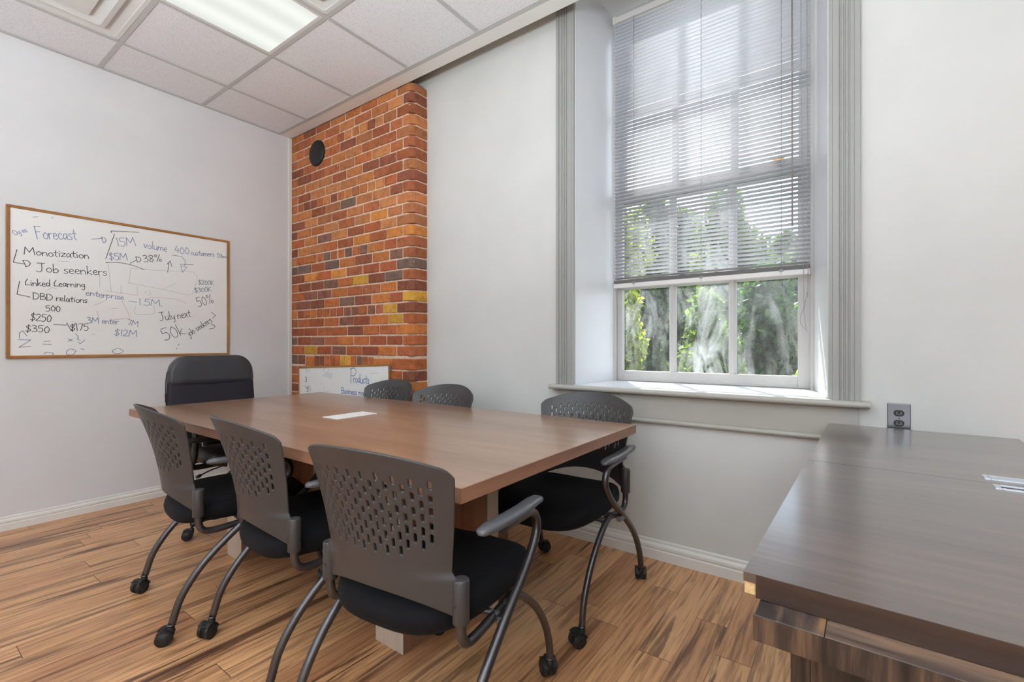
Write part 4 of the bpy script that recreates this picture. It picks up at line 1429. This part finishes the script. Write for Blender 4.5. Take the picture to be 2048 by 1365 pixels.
loose_top('loose dark wood top nearest the camera, with a chipped corner and an open cable slot', 0.0, 0.824, 0.370, 0.790, True, True)
loose_top('loose dark wood top against the window wall below the outlet, its cable flap closed', 0.8265, 1.615, 0.365, 0.885, False, False)

# ------------------------------------------------------------------ outside the window
GZ0 = -0.35
structure(MB().box(-30, 25, YE + 0.001, 45, GZ0 - 0.2, GZ0).build('ground', M['soil']), 'shaded lawn outside the window')
rng = np.random.default_rng(5)


def leaves(name, mat, parent, centres, radii, n, size, flat=0.8):
    C = np.array(centres)
    Rr = np.array(radii)
    wgt = Rr ** 2 / (Rr ** 2).sum()
    idx = rng.choice(len(C), n, p=wgt)
    d = rng.normal(size=(n, 3))
    d /= np.linalg.norm(d, axis=1)[:, None]
    rad = rng.random(n) ** 0.45
    P = C[idx] + d * (Rr[idx] * rad)[:, None] * np.array([1, 1, flat])
    keep = P[:, 2] > 0.03
    P = P[keep]
    n = len(P)
    a = rng.normal(size=(n, 3))
    a /= np.linalg.norm(a, axis=1)[:, None]
    b = np.cross(a, rng.normal(size=(n, 3)))
    b /= np.linalg.norm(b, axis=1)[:, None]
    s = size * rng.uniform(0.6, 1.3, n)[:, None]
    V = np.stack([P - a * s, P + b * s * 0.45, P + a * s, P - b * s * 0.45], 1).reshape(-1, 3)
    me = bpy.data.meshes.new(name)
    me.vertices.add(4 * n)
    me.loops.add(4 * n)
    me.polygons.add(n)
    me.vertices.foreach_set('co', V.ravel().astype(np.float32))
    me.loops.foreach_set('vertex_index', np.arange(4 * n, dtype=np.int32))
    me.polygons.foreach_set('loop_start', np.arange(0, 4 * n, 4, dtype=np.int32))
    me.polygons.foreach_set('loop_total', np.full(n, 4, dtype=np.int32))
    at = me.color_attributes.new('tone', 'FLOAT_COLOR', 'CORNER')
    g = rng.uniform(0.55, 1.35, (n, 1)) * np.array([[1, 1, 1]]) * rng.uniform(0.88, 1.12, (n, 3))
    tone = np.repeat(np.concatenate([g, np.ones((n, 1))], 1), 4, 0)
    at.data.foreach_set('color', tone.ravel().astype(np.float32))
    me.update()
    me.materials.append(mat)
    o = bpy.data.objects.new(name, me)
    COL.objects.link(o)
    o.parent = parent
    return o


def tree(name, label, cat, x, y, h, spread, mat, n, size, trunk=True, low=0.06, blobs=22):
    t = thing(name, label, cat, (x, y, GZ0), 0, 'trees and shrubs outside the window')
    cs, rs = [], []
    for k in range(blobs):
        f = (k + 0.5) / blobs
        zz = h * (low + (1 - low) * f) - spread * 0.15
        rr = spread * (0.35 + 0.3 * math.sin(PI * min(1, f * 0.9 + 0.1)))
        ang = rng.uniform(0, 2 * PI)
        off = spread * rng.uniform(0.1, 0.75) * (1 - 0.55 * f)
        cs.append((off * math.cos(ang), off * math.sin(ang), zz))
        rs.append(rr)
    if trunk:
        m = MB()
        r0 = 0.035 + 0.018 * h
        m.tube([(0, 0, -0.05), (0.05 * spread, 0, h * 0.3), (-0.04 * spread, 0.03, h * 0.6), (0, 0, h * 0.88)], lambda q: r0 * (1 - 0.8 * q), 10)
        for c in cs[2::3]:
            m.tube([(0, 0, c[2] * 0.62), (c[0] * 0.5, c[1] * 0.5, c[2] * 0.85), c], lambda q: r0 * 0.4 * (1 - 0.8 * q), 6, 4)
        m.build('trunk', M['bark'], t)
    leaves('foliage', mat, t, cs, rs, n, size)
    return t


tree('shrub', 'yellow green shrub low behind the left pane', 'shrub', -2.36, 5.6, 2.3, 0.40, M['leaf_a'], 6000, 0.055, False, 0.05)
tree('shrub', 'mid green shrub low behind the middle pane', 'shrub', -1.36, 5.6, 2.1, 0.40, M['leaf_b'], 6000, 0.055, False, 0.05)
tree('shrub', 'small bright shrub at the lower right edge of the window view', 'shrub', -0.36, 5.3, 1.2, 0.30, M['leaf_a'], 1800, 0.045, False, 0.05)
tree('maple_tree', 'tall bright leafy tree at the left of the window view', 'tree', -3.95, 8.0, 5.5, 1.10, M['leaf_a'], 15000, 0.085)
tree('shrub', 'grey green rounded shrub behind the right pane', 'shrub', -0.95, 7.5, 2.7, 0.62, M['leaf_c'], 8000, 0.065, False, 0.05)
tree('shrub', 'broad shrub standing to the right of the window view', 'shrub', 1.35, 8.0, 2.3, 0.80, M['leaf_b'], 4000, 0.065, False, 0.05)
tree('maple_tree', 'deep green tree in the middle distance behind the middle pane', 'tree', -2.3, 11.2, 4.8, 1.10, M['leaf_b'], 13000, 0.105)
tree('maple_tree', 'shady tree far behind the right pane', 'tree', -0.9, 14.7, 4.3, 1.25, M['leaf_c'], 11000, 0.13)
tree('maple_tree', 'shady tree far behind the left panes', 'tree', -5.3, 14.7, 6.2, 1.20, M['leaf_c'], 11000, 0.13)
tree('maple_tree', 'most distant tree at the left, rising behind the others', 'tree', -5.7, 19.4, 7.0, 1.6, M['leaf_b'], 10000, 0.17)
tree('maple_tree', 'most distant tree in the centre of the window view', 'tree', -1.7, 19.4, 5.4, 1.6, M['leaf_c'], 12000, 0.17)
tree('maple_tree', 'most distant tree at the right of the window view', 'tree', 2.2, 19.4, 5.2, 1.45, M['leaf_c'], 10000, 0.17)
